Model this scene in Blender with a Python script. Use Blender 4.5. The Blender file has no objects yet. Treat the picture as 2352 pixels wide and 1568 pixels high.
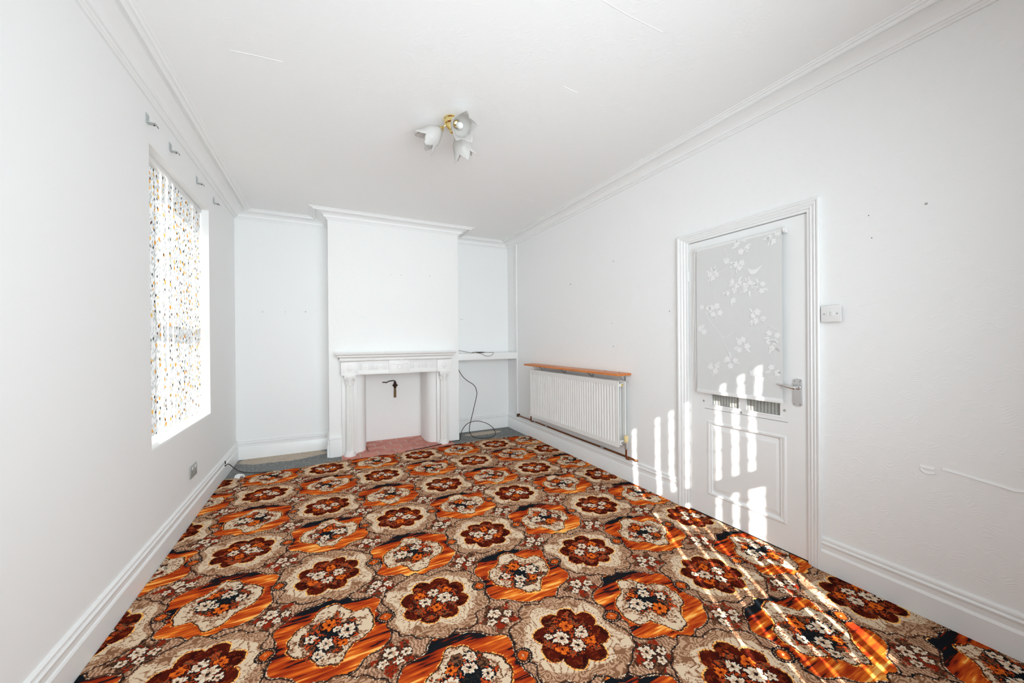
import bpy, bmesh, math, random
from mathutils import Matrix, Vector
sc = bpy.context.scene
C = sc.collection
R = math.radians

# ------------------------------------------------------------------ camera
CAMZ = 1.25
YAW, PIT, ROL = R(26.773), R(-0.13), R(-0.433)
cd = bpy.data.cameras.new('camera'); cam = bpy.data.objects.new('camera', cd); C.objects.link(cam)
cd.sensor_width = 36.0; cd.lens = 13.0235; cd.clip_start = 0.02
r_ = Vector((math.cos(YAW), -math.sin(YAW), 0))
f_ = Vector((math.sin(YAW)*math.cos(PIT), math.cos(YAW)*math.cos(PIT), math.sin(PIT)))
u_ = r_.cross(f_)
r2 = r_*math.cos(ROL) + u_*math.sin(ROL); u2 = -r_*math.sin(ROL) + u_*math.cos(ROL)
M = Matrix(((r2.x, u2.x, -f_.x, 0), (r2.y, u2.y, -f_.y, 0), (r2.z, u2.z, -f_.z, CAMZ), (0, 0, 0, 1)))
cam.matrix_world = M
sc.camera = cam

# ------------------------------------------------------------------ sky, sun, added window fill, exposure
w = bpy.data.worlds.new('sky'); sc.world = w; w.use_nodes = True
bg = w.node_tree.nodes['Background']; bg.inputs[0].default_value = (0.92, 0.97, 1.0, 1); bg.inputs[1].default_value = 2.3
sun = bpy.data.lights.new('sun', 'SUN'); sun.energy = 14.0; sun.angle = R(0.42); sun.color = (1, 0.96, 0.9)
so = bpy.data.objects.new('sun', sun); C.objects.link(so)
so.rotation_euler = Vector((0.6, 1.0, -0.58)).to_track_quat('-Z', 'Y').to_euler(); so.location = (-2, -4, 4)
al = bpy.data.lights.new('window_fill', 'AREA'); al.shape = 'RECTANGLE'; al.size = 2.0; al.size_y = 1.6  # area fill added on the room side of the rear blind, standing in for daylight
al.energy = 51.0; al.color = (0.855, 0.95, 1.0); al.spread = R(120)
ao = bpy.data.objects.new('window_fill', al); C.objects.link(ao)
ao.location = (0.55, -0.45, 1.40); ao.rotation_euler = (R(92), 0, 0)
vs = sc.view_settings
vs.view_transform = 'Standard'; vs.look = 'None'; vs.gamma = 1.0; vs.exposure = 0.1; vs.use_curve_mapping = False
sc.cycles.diffuse_bounces = 7

# ------------------------------------------------------------------ room dimensions
XL, XR, YB, YC, BL, BR, H = -0.862, 2.404, 4.898, 4.517, 0.034, 1.516, 2.666
YW = -0.55
FZ = -0.012            # bare floor; the carpet top is z = 0

# ------------------------------------------------------------------ node expression helper
class Ex:
    nt = None
    def __init__(s, k): s.k = k
    def __add__(a, b): return op('ADD', a, b)
    __radd__ = __add__
    def __mul__(a, b): return op('MULTIPLY', a, b)
    __rmul__ = __mul__
    def __sub__(a, b): return op('SUBTRACT', a, b)
    def __rsub__(a, b): return op('SUBTRACT', b, a)
    def __truediv__(a, b): return op('DIVIDE', a, b)
    def __lt__(a, b): return op('LESS_THAN', a, b)
    def __gt__(a, b): return op('GREATER_THAN', a, b)
def setin(sock, v):
    if isinstance(v, Ex): Ex.nt.links.new(v.k, sock)
    elif isinstance(v, (tuple, list)): sock.default_value = tuple(v) if len(v) == len(sock.default_value) else tuple(v) + (1,)
    else: sock.default_value = v
def op(o, *a):
    n = Ex.nt.nodes.new('ShaderNodeMath'); n.operation = o
    for i, v in enumerate(a): setin(n.inputs[i], v)
    return Ex(n.outputs[0])
fl = lambda a: op('FLOOR', a)
sq = lambda a: op('SQRT', a)
ab = lambda a: op('ABSOLUTE', a)
mx = lambda a, b: op('MAXIMUM', a, b)
mn = lambda a, b: op('MINIMUM', a, b)
sn = lambda a: op('SINE', a)
at2 = lambda a, b: op('ARCTAN2', a, b)
def smooth(a, lo, hi):
    n = Ex.nt.nodes.new('ShaderNodeMapRange'); n.interpolation_type = 'SMOOTHSTEP'
    setin(n.inputs[0], a); n.inputs[1].default_value = lo; n.inputs[2].default_value = hi
    return Ex(n.outputs[0])
def xyz(x, y, z=0.0):
    n = Ex.nt.nodes.new('ShaderNodeCombineXYZ')
    for i, v in enumerate((x, y, z)): setin(n.inputs[i], v)
    return Ex(n.outputs[0])
def noise(vec, scale, detail=2.0, rough=0.5, dist=0.0):
    n = Ex.nt.nodes.new('ShaderNodeTexNoise'); n.inputs['Scale'].default_value = scale
    n.inputs['Detail'].default_value = detail; n.inputs['Roughness'].default_value = rough; n.inputs['Distortion'].default_value = dist
    setin(n.inputs['Vector'], vec); return Ex(n.outputs[0])
def voro(vec, scale, rnd=1.0):
    n = Ex.nt.nodes.new('ShaderNodeTexVoronoi'); n.voronoi_dimensions = '2D'; n.inputs['Scale'].default_value = scale
    n.inputs['Randomness'].default_value = rnd; setin(n.inputs['Vector'], vec)
    return Ex(n.outputs['Distance']), Ex(n.outputs['Color']), Ex(n.outputs['Position'])
def mix(f, a, b):
    n = Ex.nt.nodes.new('ShaderNodeMix'); n.data_type = 'RGBA'
    setin(n.inputs[0], f); setin(n.inputs[6], a); setin(n.inputs[7], b); return Ex(n.outputs[2])
def ramp(f, stops, interp='LINEAR'):
    n = Ex.nt.nodes.new('ShaderNodeValToRGB'); cr = n.color_ramp; cr.interpolation = interp
    while len(cr.elements) > 1: cr.elements.remove(cr.elements[0])
    cr.elements[0].position = stops[0][0]; cr.elements[0].color = stops[0][1]
    for p, c in stops[1:]:
        e = cr.elements.new(p); e.color = c
    setin(n.inputs[0], f); return Ex(n.outputs[0])
def sep(v):
    n = Ex.nt.nodes.new('ShaderNodeSeparateXYZ'); setin(n.inputs[0], v)
    return Ex(n.outputs[0]), Ex(n.outputs[1]), Ex(n.outputs[2])
def s2l(r, g, b):
    g_ = lambda c: (c/255/12.92) if c/255 <= 0.04045 else ((c/255+0.055)/1.055)**2.4
    return (g_(r), g_(g), g_(b), 1.0)
def new_mat(name):
    m = bpy.data.materials.new(name); m.use_nodes = True; Ex.nt = m.node_tree
    return m, m.node_tree.nodes['Principled BSDF']
def coord(kind='Object'):
    return Ex(Ex.nt.nodes.new('ShaderNodeTexCoord').outputs[kind])
def position():
    return Ex(Ex.nt.nodes.new('ShaderNodeNewGeometry').outputs['Position'])
def bump(h, strength, dist):
    n = Ex.nt.nodes.new('ShaderNodeBump'); n.inputs['Strength'].default_value = strength; n.inputs['Distance'].default_value = dist
    setin(n.inputs['Height'], h); return Ex(n.outputs[0])
def simple(name, col, rough=0.5, metal=0.0, var=0.06, scale=25.0, bmp=0.0, trans=0.0):
    m, p = new_mat(name); v = position()
    n = noise(v, scale, 1)
    d = tuple(c*(1-var) for c in col[:3]) + (1,)
    setin(p.inputs['Base Color'], mix(n, d, col))
    p.inputs['Roughness'].default_value = rough; p.inputs['Metallic'].default_value = metal
    if bmp: setin(p.inputs['Normal'], bump(noise(v, scale*4, 3), bmp, 0.002))
    if trans: p.inputs['Transmission Weight'].default_value = trans
    return m

WHITE = (0.895, 0.90, 0.895, 1)
def wall_mat(name, col=WHITE, wave=0.0, lump=0.12):
    m, p = new_mat(name); v = position()
    n = noise(v, 1.3, 0)
    setin(p.inputs['Base Color'], mix(n, tuple(c*0.985 for c in col[:3]) + (1,), col))
    p.inputs['Roughness'].default_value = 0.72
    h = noise(v, 28, 2) * lump
    if wave:
        wn = Ex.nt.nodes.new('ShaderNodeTexWave'); wn.wave_type = 'BANDS'; wn.bands_direction = 'Z'; wn.inputs['Scale'].default_value = 24
        wn.inputs['Distortion'].default_value = 14.0; wn.inputs['Detail'].default_value = 0.0; wn.inputs['Detail Scale'].default_value = 0.9
        setin(wn.inputs['Vector'], v)
        k = smooth(noise(v, 20, 1), 0.48, 0.64)
        h = h + Ex(wn.outputs[1]) * k * wave
    setin(p.inputs['Normal'], bump(h, 0.5, 0.006))
    return m
M_WALL = wall_mat('painted_plaster')
M_PAPER = wall_mat('textured_wallpaper', wave=0.16)
M_CEIL = wall_mat('ceiling_paper', (0.90, 0.905, 0.90, 1), wave=0.12)
M_ROUGHP = wall_mat('rough_plaster', (0.885, 0.89, 0.88, 1), lump=0.9)
M_GLOSS = simple('white_gloss_paint', (0.88, 0.885, 0.88, 1), 0.32, var=0.03, scale=8)
M_TRIM = simple('cornice_paint', (0.90, 0.905, 0.90, 1), 0.6, var=0.02, scale=6)
M_SURR = simple('surround_paint', (0.87, 0.865, 0.85, 1), 0.4, var=0.04, scale=12)
M_RAD = simple('radiator_enamel', (0.86, 0.86, 0.84, 1), 0.28, var=0.02)
M_CHROME = simple('chrome', (0.75, 0.75, 0.76, 1), 0.12, 1.0, 0.02)
M_STEEL = simple('galvanised_steel', (0.6, 0.62, 0.63, 1), 0.4, 1.0, 0.15)
M_BRASS = simple('polished_brass', (0.86, 0.68, 0.30, 1), 0.10, 1.0, 0.05)
M_COPPER = simple('dull_copper', s2l(150, 88, 50), 0.35, 0.85, 0.45, 18)
M_PLAST = simple('white_plastic', (0.82, 0.82, 0.81, 1), 0.3, var=0.02)
M_CREAM = simple('yellowed_plastic', s2l(228, 206, 150), 0.4, var=0.08, scale=40)
M_CABLE = simple('dark_cable', s2l(46, 40, 38), 0.5, var=0.2)
M_BRCABLE = simple('brown_cable', s2l(110, 96, 84), 0.5, var=0.25, scale=60)
M_DARK = simple('dark_gap', s2l(70, 55, 45), 0.8, var=0.3)
M_RUST = simple('rusty_iron', s2l(66, 40, 24), 0.75, 0.2, 0.6, 45, 0.4)
M_BRPIPE = simple('tan_taped_pipe', s2l(128, 98, 58), 0.6, 0.2, 0.5, 60, 0.3)
M_SOCK = simple('brushed_socket', s2l(176, 177, 174), 0.35, 0.25, 0.08)
M_HOOK = simple('grey_painted_metal', s2l(188, 194, 194), 0.45, 0.2, 0.08)
M_HALL = simple('hallway_paint', s2l(150, 146, 130), 0.8)

# wood shelf
m, p = new_mat('orange_pine'); v = position(); px, py, pz = sep(v)
g = noise(xyz(px*60, py*2.5, pz*60), 1.0, 4, 0.6)
setin(p.inputs['Base Color'], ramp(g, [(0.3, s2l(168, 88, 36)), (0.5, s2l(206, 120, 54)), (0.75, s2l(226, 146, 76))])); p.inputs['Roughness'].default_value = 0.35
M_WOOD = m
# quarry tile
m, p = new_mat('red_quarry_tile'); v = position()
oi = Ex(Ex.nt.nodes.new('ShaderNodeObjectInfo').outputs['Random'])
b1 = mix(oi, s2l(176, 94, 80), s2l(200, 118, 100))
setin(p.inputs['Base Color'], mix(smooth(noise(v, 9, 4), 0.35, 0.75), b1, s2l(208, 140, 122))); p.inputs['Roughness'].default_value = 0.45
M_TILE = m
M_GROUT = simple('tile_grout', s2l(222, 200, 186), 0.9, var=0.15)
# bare floor
m, p = new_mat('bare_concrete'); v = position(); px, py, pz = sep(v)
n1 = noise(v, 5, 5, 0.6); n2 = noise(v, 24, 4)
c = mix(n2, s2l(92, 96, 96), s2l(132, 134, 132))
dl = sq(((px+0.42)/0.42)*((px+0.42)/0.42) + ((py-4.80)/0.2)*((py-4.80)/0.2))
dr = sq(((px-1.92)/0.27)*((px-1.92)/0.27) + ((py-4.70)/0.085)*((py-4.70)/0.085))
patch = smooth(mn(dl, dr) + (n1-0.5)*1.1, 1.05, 0.9)
c = mix(patch, c, mix(n2, s2l(168, 150, 132), s2l(204, 190, 172)))
dv, cv, _ = voro(xyz(px, py), 26, 1.0)
c = mix((dv < 0.10)*(n1 > 0.5), c, s2l(222, 214, 204))
c = mix(smooth(noise(v, 60, 3), 0.58, 0.7)*0.5, c, s2l(84, 78, 72))
setin(p.inputs['Base Color'], c); p.inputs['Roughness'].default_value = 0.75
M_CONC = m

# ---- carpet: floral medallions on a checkerboard lattice, woven tufts
def carpet_material():
    m, p = new_mat('floral_carpet')
    ox, oy, oz = sep(coord('Object'))
    T = 0.0042
    qx = (fl(ox/T) + 0.5)*T; qy = (fl(oy/T) + 0.5)*T
    LX, LY, X0, Y0 = 0.457, 0.469, 0.008, 1.765
    qv = xyz(qx, qy)
    w1 = noise(qv, 13, 1) - 0.5; w2 = noise(xyz(qx+7.3, qy+3.1), 13, 1) - 0.5
    u = (qx - X0)/LX + w1*0.045; v = (qy - Y0)/LY + w2*0.045
    a = (u+v)*0.5; b = (u-v)*0.5
    def cell(off):
        ra = fl(a + 0.5 - off) + off; rb = fl(b + 0.5 - off) + off
        da = a - ra; db = b - rb
        j = ra - rb
        s = 1.0 - op('MODULO', ab(j), 2.0)*2.0
        s = op('ROUND', s)
        return (da+db)*s, (da-db)*s
    n_f = noise(qv, 95, 2); n_m = noise(qv, 34, 3, 0.6); n_l = noise(qv, 14, 2)
    n_sw = noise(qv, 24, 2, 0.5, 2.2)
    CREAM = s2l(210, 186, 158); LT = s2l(186, 148, 118); BEI = s2l(158, 118, 92); BRN = s2l(112, 74, 52)
    DBR = s2l(62, 40, 30); MAR = s2l(74, 22, 16); DMAR = s2l(44, 18, 16); RED = s2l(140, 42, 22)
    RUST = s2l(178, 72, 28); ORG = s2l(214, 104, 32); YEL = s2l(238, 178, 92); NAVY = s2l(24, 28, 32); WHT = s2l(216, 200, 178)
    def polar(x, y): return sq(x*x + y*y), at2(y, x)*(1/(2*math.pi)) + 0.5
    def radial(th, tab, interp='CARDINAL'):
        st = sorted(((t/360.0 + 0.5) % 1.0, (r, r, r, 1)) for t, r in tab)
        r0 = (st[0][1][0] + st[-1][1][0])/2
        st = [(0.0, (r0,)*3 + (1,))] + st + [(1.0, (r0,)*3 + (1,))]
        return ramp(th, st[:32], interp)
    def flower(col, x, y, cx, cy, rad, n, light, mid, dark, ph=0.0):
        dx = x - cx; dy = y - cy
        r = sq(dx*dx + dy*dy)/(rad*0.92); pet = ab(sn(at2(dy, dx)*(n/2.0) + ph))
        e = pet*0.34 + 0.72 + (n_f - 0.5)*1.6
        body = mix(((r - pet*0.34 + (n_f-0.5)*2.4) > 0.22), mid, light)
        body = mix((r + (n_f-0.5)*0.8 < 0.24), body, dark)
        body = mix((pet < 0.28)*(r > 0.34), body, mid)
        col = mix((r < e + 0.30)*(n_f + (n_m-0.5)*0.5 > 0.43), col, dark)
        return mix((r < e), col, body)
    # ground: zigzag twill
    zz = ab(op('FRACT', qy*26.0) - 0.5)*1.1
    st = op('FRACT', qx*66.0 + zz)
    col = mix((st > 0.52), s2l(142, 104, 80), s2l(196, 156, 126)); col = mix(smooth(n_l, 0.45, 0.7)*0.45, col, BRN)
    col = mix((n_f > 0.62), col, BRN)
    # posies
    pu = op('FRACT', u) - 0.5; pv = op('FRACT', v) - 0.5
    pr, pth = polar(pu, pv)
    leaf = pr + ab(sn(pth*(math.pi*5)))*0.10 + (n_m-0.5)*0.30
    col = mix((leaf < 0.225), col, mix((n_m + (n_l-0.5)*0.6 > 0.5), mix((n_f > 0.5), DBR, BRN), mix((n_f > 0.6), RED, s2l(104, 34, 22))))
    for (cx, cy, rr, nn) in ((-0.02, 0.045, 0.066, 5), (0.10, -0.005, 0.048, 5), (-0.095, -0.045, 0.045, 5), (0.03, -0.07, 0.042, 5)):
        col = flower(col, pu, pv, cx, cy, rr, nn, WHT, LT, DBR, cx*9)
    col_ground = col; col = NAVY
    # orange medallions
    ou, ov = cell(0.0)
    orr, oth = polar(ou, ov)
    RO = radial(oth, [(0, .49), (16, .44), (28, .54), (42, .51), (59, .47), (71, .5), (85, .52), (100, .49), (118, .51), (135, .53), (152, .52), (163, .44), (180, .43), (196, .47), (210, .51), (228, .45), (243, .46), (256, .48), (275, .51), (291, .52), (305, .49), (317, .52), (330, .56), (345, .54)])
    RO = RO + ab(sn(oth*(math.pi*9)))*0.03 - 0.015 + (n_m-0.5)*0.02
    sv = qy/LY; su = qx/LX
    stn = noise(xyz(su*1.7 + sv*0.5, sv*13.0), 1.0, 2, 0.6)*0.62 + noise(xyz(su*4.5 + sv, sv*38.0), 1.0, 1)*0.42
    vy = v - fl(v + 0.5)
    # the weave shades every medallion the same way: dark at its head and sides, flame at its foot
    side = smooth(ab(vy), 0.15, 0.02)*smooth(orr, 0.34, 0.44)
    top = smooth(vy, 0.22, 0.45)*smooth(orr, 0.30, 0.46)
    low = smooth(vy, -0.16, -0.34)
    edgeb = smooth(ab(ou), 0.15, 0.4)*smooth(vy, 0.05, 0.25)
    bias = stn - 0.012 - top*0.21 - side*0.14 + low*0.07 + edgeb*0.05
    oc = ramp(bias, [(0.34, NAVY), (0.40, s2l(40, 24, 22)), (0.43, RED), (0.49, s2l(164, 58, 24)), (0.54, RUST), (0.585, s2l(206, 96, 32)), (0.62, ORG), (0.645, s2l(232, 150, 62)), (0.67, YEL), (0.85, YEL)])
    col = mix((n_f > 0.5), NAVY, DBR); in_o = orr < RO + 0.022
    col = mix((orr < RO + 0.010), col, mix((n_f > 0.46), CREAM, BRN))
    col = mix((orr < RO), col, oc)
    RI = radial(oth, [(0, .37), (13, .38), (30, .385), (43, .30), (52, .29), (65, .325), (79, .40), (92, .395), (104, .36), (118, .29), (132, .29), (151, .33), (172, .33), (192, .32), (207, .29), (222, .25), (238, .24), (252, .30), (268, .33), (280, .355), (298, .28), (312, .265), (325, .29), (340, .34)])
    RI = RI + ab(sn(oth*(math.pi*16)))*0.012 + (n_m-0.5)*0.02
    col = mix((orr < RI + 0.024), col, mix((n_f > 0.52), RUST, YEL))
    col = mix((orr < RI + 0.013), col, DBR)
    speck = (n_m + (n_f-0.5)*0.5 + (n_l-0.5)*0.5 + smooth(orr, 0.36, 0.20)*0.10 > 0.57)
    col = mix((orr < RI), col, mix(speck, CREAM, mix((n_f > 0.53), LT, BRN)))
    lf = orr + (n_l-0.5)*0.30 + ab(sn(oth*(math.pi*7)))*0.07
    col = mix((lf < 0.27), col, mix((n_m + (n_l-0.5)*0.5 > 0.5), mix((n_f > 0.50), s2l(52, 36, 28), BRN), mix((n_f > 0.52), s2l(188, 70, 30), DBR)))
    col = mix((lf < 0.15), col, mix((n_f > 0.56), NAVY, s2l(46, 40, 34)))
    for cx, cy, rr, nn, k in ((0.15, -0.005, 0.086, 7, 0), (-0.035, -0.095, 0.066, 6, 0), (-0.005, 0.135, 0.072, 6, 1), (-0.16, 0.02, 0.054, 5, 0), (0.11, -0.14, 0.045, 5, 1), (0.06, 0.05, 0.04, 5, 0), (-0.09, -0.19, 0.05, 5, 0)):
        if k: col = flower(col, ou, ov, cx, cy, rr, nn, ORG, RUST, DMAR, cx*11)
        else: col = flower(col, ou, ov, cx, cy, rr, nn, WHT, LT, NAVY, cx*11)
    col_o = col
    # maroon rosettes in cream scrollwork
    mu, mv = cell(0.5)
    mr, mth = polar(mu, mv)
    RS = radial(mth, [(0, .50), (14, .45), (28, .52), (45, .49), (60, .46), (75, .43), (92, .44), (100, .51), (115, .53), (133, .50), (142, .55), (156, .52), (168, .42), (180, .43), (192, .47), (206, .48), (217, .49), (226, .43), (240, .47), (252, .46), (265, .48), (280, .47), (292, .51), (304, .51), (314, .47), (326, .52), (342, .52)])
    lob = ab(sn(mth*(math.pi*11)))
    RS = RS + lob*0.045 - 0.02 + (n_m-0.5)*0.02
    RM = radial(mth, [(0, .262), (60, .268), (120, .262), (180, .255), (240, .232), (285, .222), (330, .25)]) + op('POWER', ab(sn(mth*(8*math.pi) + 0.17)), 0.65)*0.082 + (n_m-0.5)*0.015
    rel = (mr - RM)/(RS - RM)
    curl = noise(xyz(mu*4.2 + 3.0, mv*4.2), 1.0, 1, 0.45, 1.4)
    sc1 = op('FRACT', curl*9.0 + rel*0.35 + (n_f-0.5)*0.35)
    scol = mix((sc1 > 0.74), CREAM, mix((sc1 > 0.86), s2l(126, 86, 62), s2l(176, 138, 108)))
    sc2 = noise(xyz(mu*3.4 + 9.0, mv*3.4), 1.0, 1)
    shell = rel*1.25 + (sc2-0.5)*2.6 + lob*0.25
    shst = op('FRACT', curl*13.0 + rel*1.4 + (n_f-0.5)*0.5)
    scol = mix((shell > 0.88), scol, mix((shst > 0.5), s2l(132, 92, 66), mix((shst > 0.22), s2l(94, 62, 44), LT)))
    col = mix((n_f > 0.5), NAVY, DBR); in_m = mr < RS + 0.028
    col = mix((mr < RS + 0.014), col, mix((n_f > 0.44), CREAM, BRN))
    col = mix((mr < RS), col, scol)
    col = mix((mr < RM + 0.022), col, mix((n_f > 0.45), RUST, YEL))
    col = mix((mr < RM + 0.008), col, DBR)
    col = mix((mr < RM), col, mix((n_m + (n_f-0.5)*0.4 > 0.57), mix(smooth(n_l, 0.42, 0.58), s2l(48, 17, 14), s2l(78, 24, 16)), s2l(112, 42, 20)))
    mlf = mr + (n_l-0.5)*0.24 + ab(sn(mth*(math.pi*6)))*0.05
    col = mix((mlf < 0.27)*(n_m + (n_f-0.5)*0.5 > 0.44), col, mix((n_f > 0.5), s2l(176, 66, 28), mix((n_l > 0.5), s2l(100, 64, 44), s2l(44, 30, 24))))
    for cx, cy, rr, nn, k in ((-0.02, -0.105, 0.060, 4, 1), (0.16, 0.10, 0.060, 4, 1), (-0.13, 0.13, 0.056, 4, 1), (0.10, -0.005, 0.078, 6, 0), (-0.105, 0.02, 0.066, 6, 0), (0.01, 0.125, 0.062, 6, 0), (0.19, -0.07, 0.04, 5, 0)):
        if k: col = flower(col, mu, mv, cx, cy, rr, nn, ORG, RUST, MAR, cx*13)
        else: col = flower(col, mu, mv, cx, cy, rr, nn, WHT, LT, s2l(44, 30, 26), cx*13)
    col_m = col
    # buttons between neighbours
    bu = pu; bv = vy
    br, bth = polar(bu, bv*1.1)
    in_b = br < 0.088
    col = mix((br < 0.075), NAVY, mix((op('FRACT', bth*18.0) < 0.4), DBR, LT))
    col = mix((br < 0.063), col, DBR)
    col = mix((br + ab(sn(bth*(math.pi*4)))*0.012 < 0.056), col, mix((n_f > 0.45), ORG, RUST))
    col = mix((br < 0.011), col, LT)
    nt = m.node_tree; nb = bump(noise(xyz(ox, oy), 420, 1), 0.5, 0.003)
    def cloth(c):
        n = nt.nodes.new('ShaderNodeBsdfDiffuse'); setin(n.inputs[0], c); n.inputs[1].default_value = 0.6; setin(n.inputs['Normal'], nb); return n.outputs[0]
    def choose(f, a_, b_):
        n = nt.nodes.new('ShaderNodeMixShader'); setin(n.inputs[0], f); nt.links.new(a_, n.inputs[1]); nt.links.new(b_, n.inputs[2]); return n.outputs[0]
    sh_ = choose(in_b, choose(in_m, choose(in_o, cloth(col_ground), cloth(col_o)), cloth(col_m)), cloth(col))
    nt.nodes.remove(p); nt.links.new(sh_, nt.nodes['Material Output'].inputs['Surface'])
    return m
M_CARPET = carpet_material()

# ---- printed window blind
def blind_mat():
    m, p = new_mat('printed_blind_fabric'); nt = m.node_tree
    px, py, pz = sep(position())
    vv = xyz(py, pz)
    col = (0.93, 0.93, 0.93, 1)
    d3, c3, _ = voro(xyz(py + pz*0.5, pz*0.42), 42, 0.9)
    col = mix((d3 < 0.2), col, s2l(208, 214, 211))
    d4, c4, _ = voro(xyz(py - pz*0.9 + 3.0, pz*0.5), 36, 0.9)
    col = mix((d4 < 0.2), col, s2l(200, 206, 204))
    d1, c1, _ = voro(vv, 15, 0.85)
    r1, g1, b1 = sep(c1)
    col = mix((d1 < 0.055 + r1*0.16)*(g1 > 0.12), col, mix((b1 > 0.5), s2l(244, 196, 100), s2l(246, 214, 130)))
    d2, c2, _ = voro(xyz(py + 5.0, pz*0.85), 15, 0.85)
    r2_, g2_, b2_ = sep(c2)
    col = mix((d2 < 0.12)*(g2_ > 0.2), col, mix((b2_ > 0.7), s2l(48, 50, 56), s2l(120, 62, 40)))
    tr = nt.nodes.new('ShaderNodeBsdfTranslucent'); setin(tr.inputs['Color'], col)
    setin(p.inputs['Base Color'], col); p.inputs['Roughness'].default_value = 0.8
    ms = nt.nodes.new('ShaderNodeMixShader'); ms.inputs[0].default_value = 0.40
    nt.links.new(p.outputs[0], ms.inputs[1]); nt.links.new(tr.outputs[0], ms.inputs[2])
    nt.links.new(ms.outputs[0], nt.nodes['Material Output'].inputs['Surface'])
    return m
M_BLIND = blind_mat()
def trans_mat(name, col, t, rough=0.5, clear=0.0):
    m, p = new_mat(name); nt = m.node_tree
    n = noise(position(), 160, 2)
    cc = mix(n, tuple(c*0.97 for c in col[:3]) + (1,), col)
    setin(p.inputs['Base Color'], cc); p.inputs['Roughness'].default_value = rough
    tr = nt.nodes.new('ShaderNodeBsdfTranslucent'); setin(tr.inputs['Color'], cc)
    ms = nt.nodes.new('ShaderNodeMixShader'); ms.inputs[0].default_value = t
    nt.links.new(p.outputs[0], ms.inputs[1]); nt.links.new(tr.outputs[0], ms.inputs[2])
    last = ms
    if clear:
        tp = nt.nodes.new('ShaderNodeBsdfTransparent'); m2 = nt.nodes.new('ShaderNodeMixShader'); m2.inputs[0].default_value = clear
        nt.links.new(ms.outputs[0], m2.inputs[1]); nt.links.new(tp.outputs[0], m2.inputs[2]); last = m2
    nt.links.new(last.outputs[0], nt.nodes['Material Output'].inputs['Surface'])
    return m
M_SHEER = trans_mat('sheer_blind_fabric', (0.80, 0.805, 0.795, 1), 0.12, 0.8, 0.03)
M_PRINT = trans_mat('white_blind_print', (0.885, 0.885, 0.88, 1), 0.04, 0.8)
M_FROST = trans_mat('frosted_glass', (0.76, 0.745, 0.725, 1), 0.4, 0.3)
M_BULB = simple('opal_bulb', (0.95, 0.95, 0.95, 1), 0.15, var=0.01)
m, p = new_mat('reeded_glass'); v = position()
setin(p.inputs['Base Color'], mix(noise(v, 30, 2), s2l(178, 178, 170), s2l(198, 198, 192)))
p.inputs['Roughness'].default_value = 0.12; p.inputs['Transmission Weight'].default_value = 0.25; p.inputs['IOR'].default_value = 1.3
M_REED = m
m, p = new_mat('window_glass'); nt = m.node_tree
tp = nt.nodes.new('ShaderNodeBsdfTransparent'); gl = nt.nodes.new('ShaderNodeBsdfGlossy'); gl.inputs['Roughness'].default_value = 0.02
ms = nt.nodes.new('ShaderNodeMixShader'); ms.inputs[0].default_value = 0.06
nt.links.new(tp.outputs[0], ms.inputs[1]); nt.links.new(gl.outputs[0], ms.inputs[2]); nt.links.new(ms.outputs[0], nt.nodes['Material Output'].inputs['Surface'])
M_GLASS = m

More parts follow.
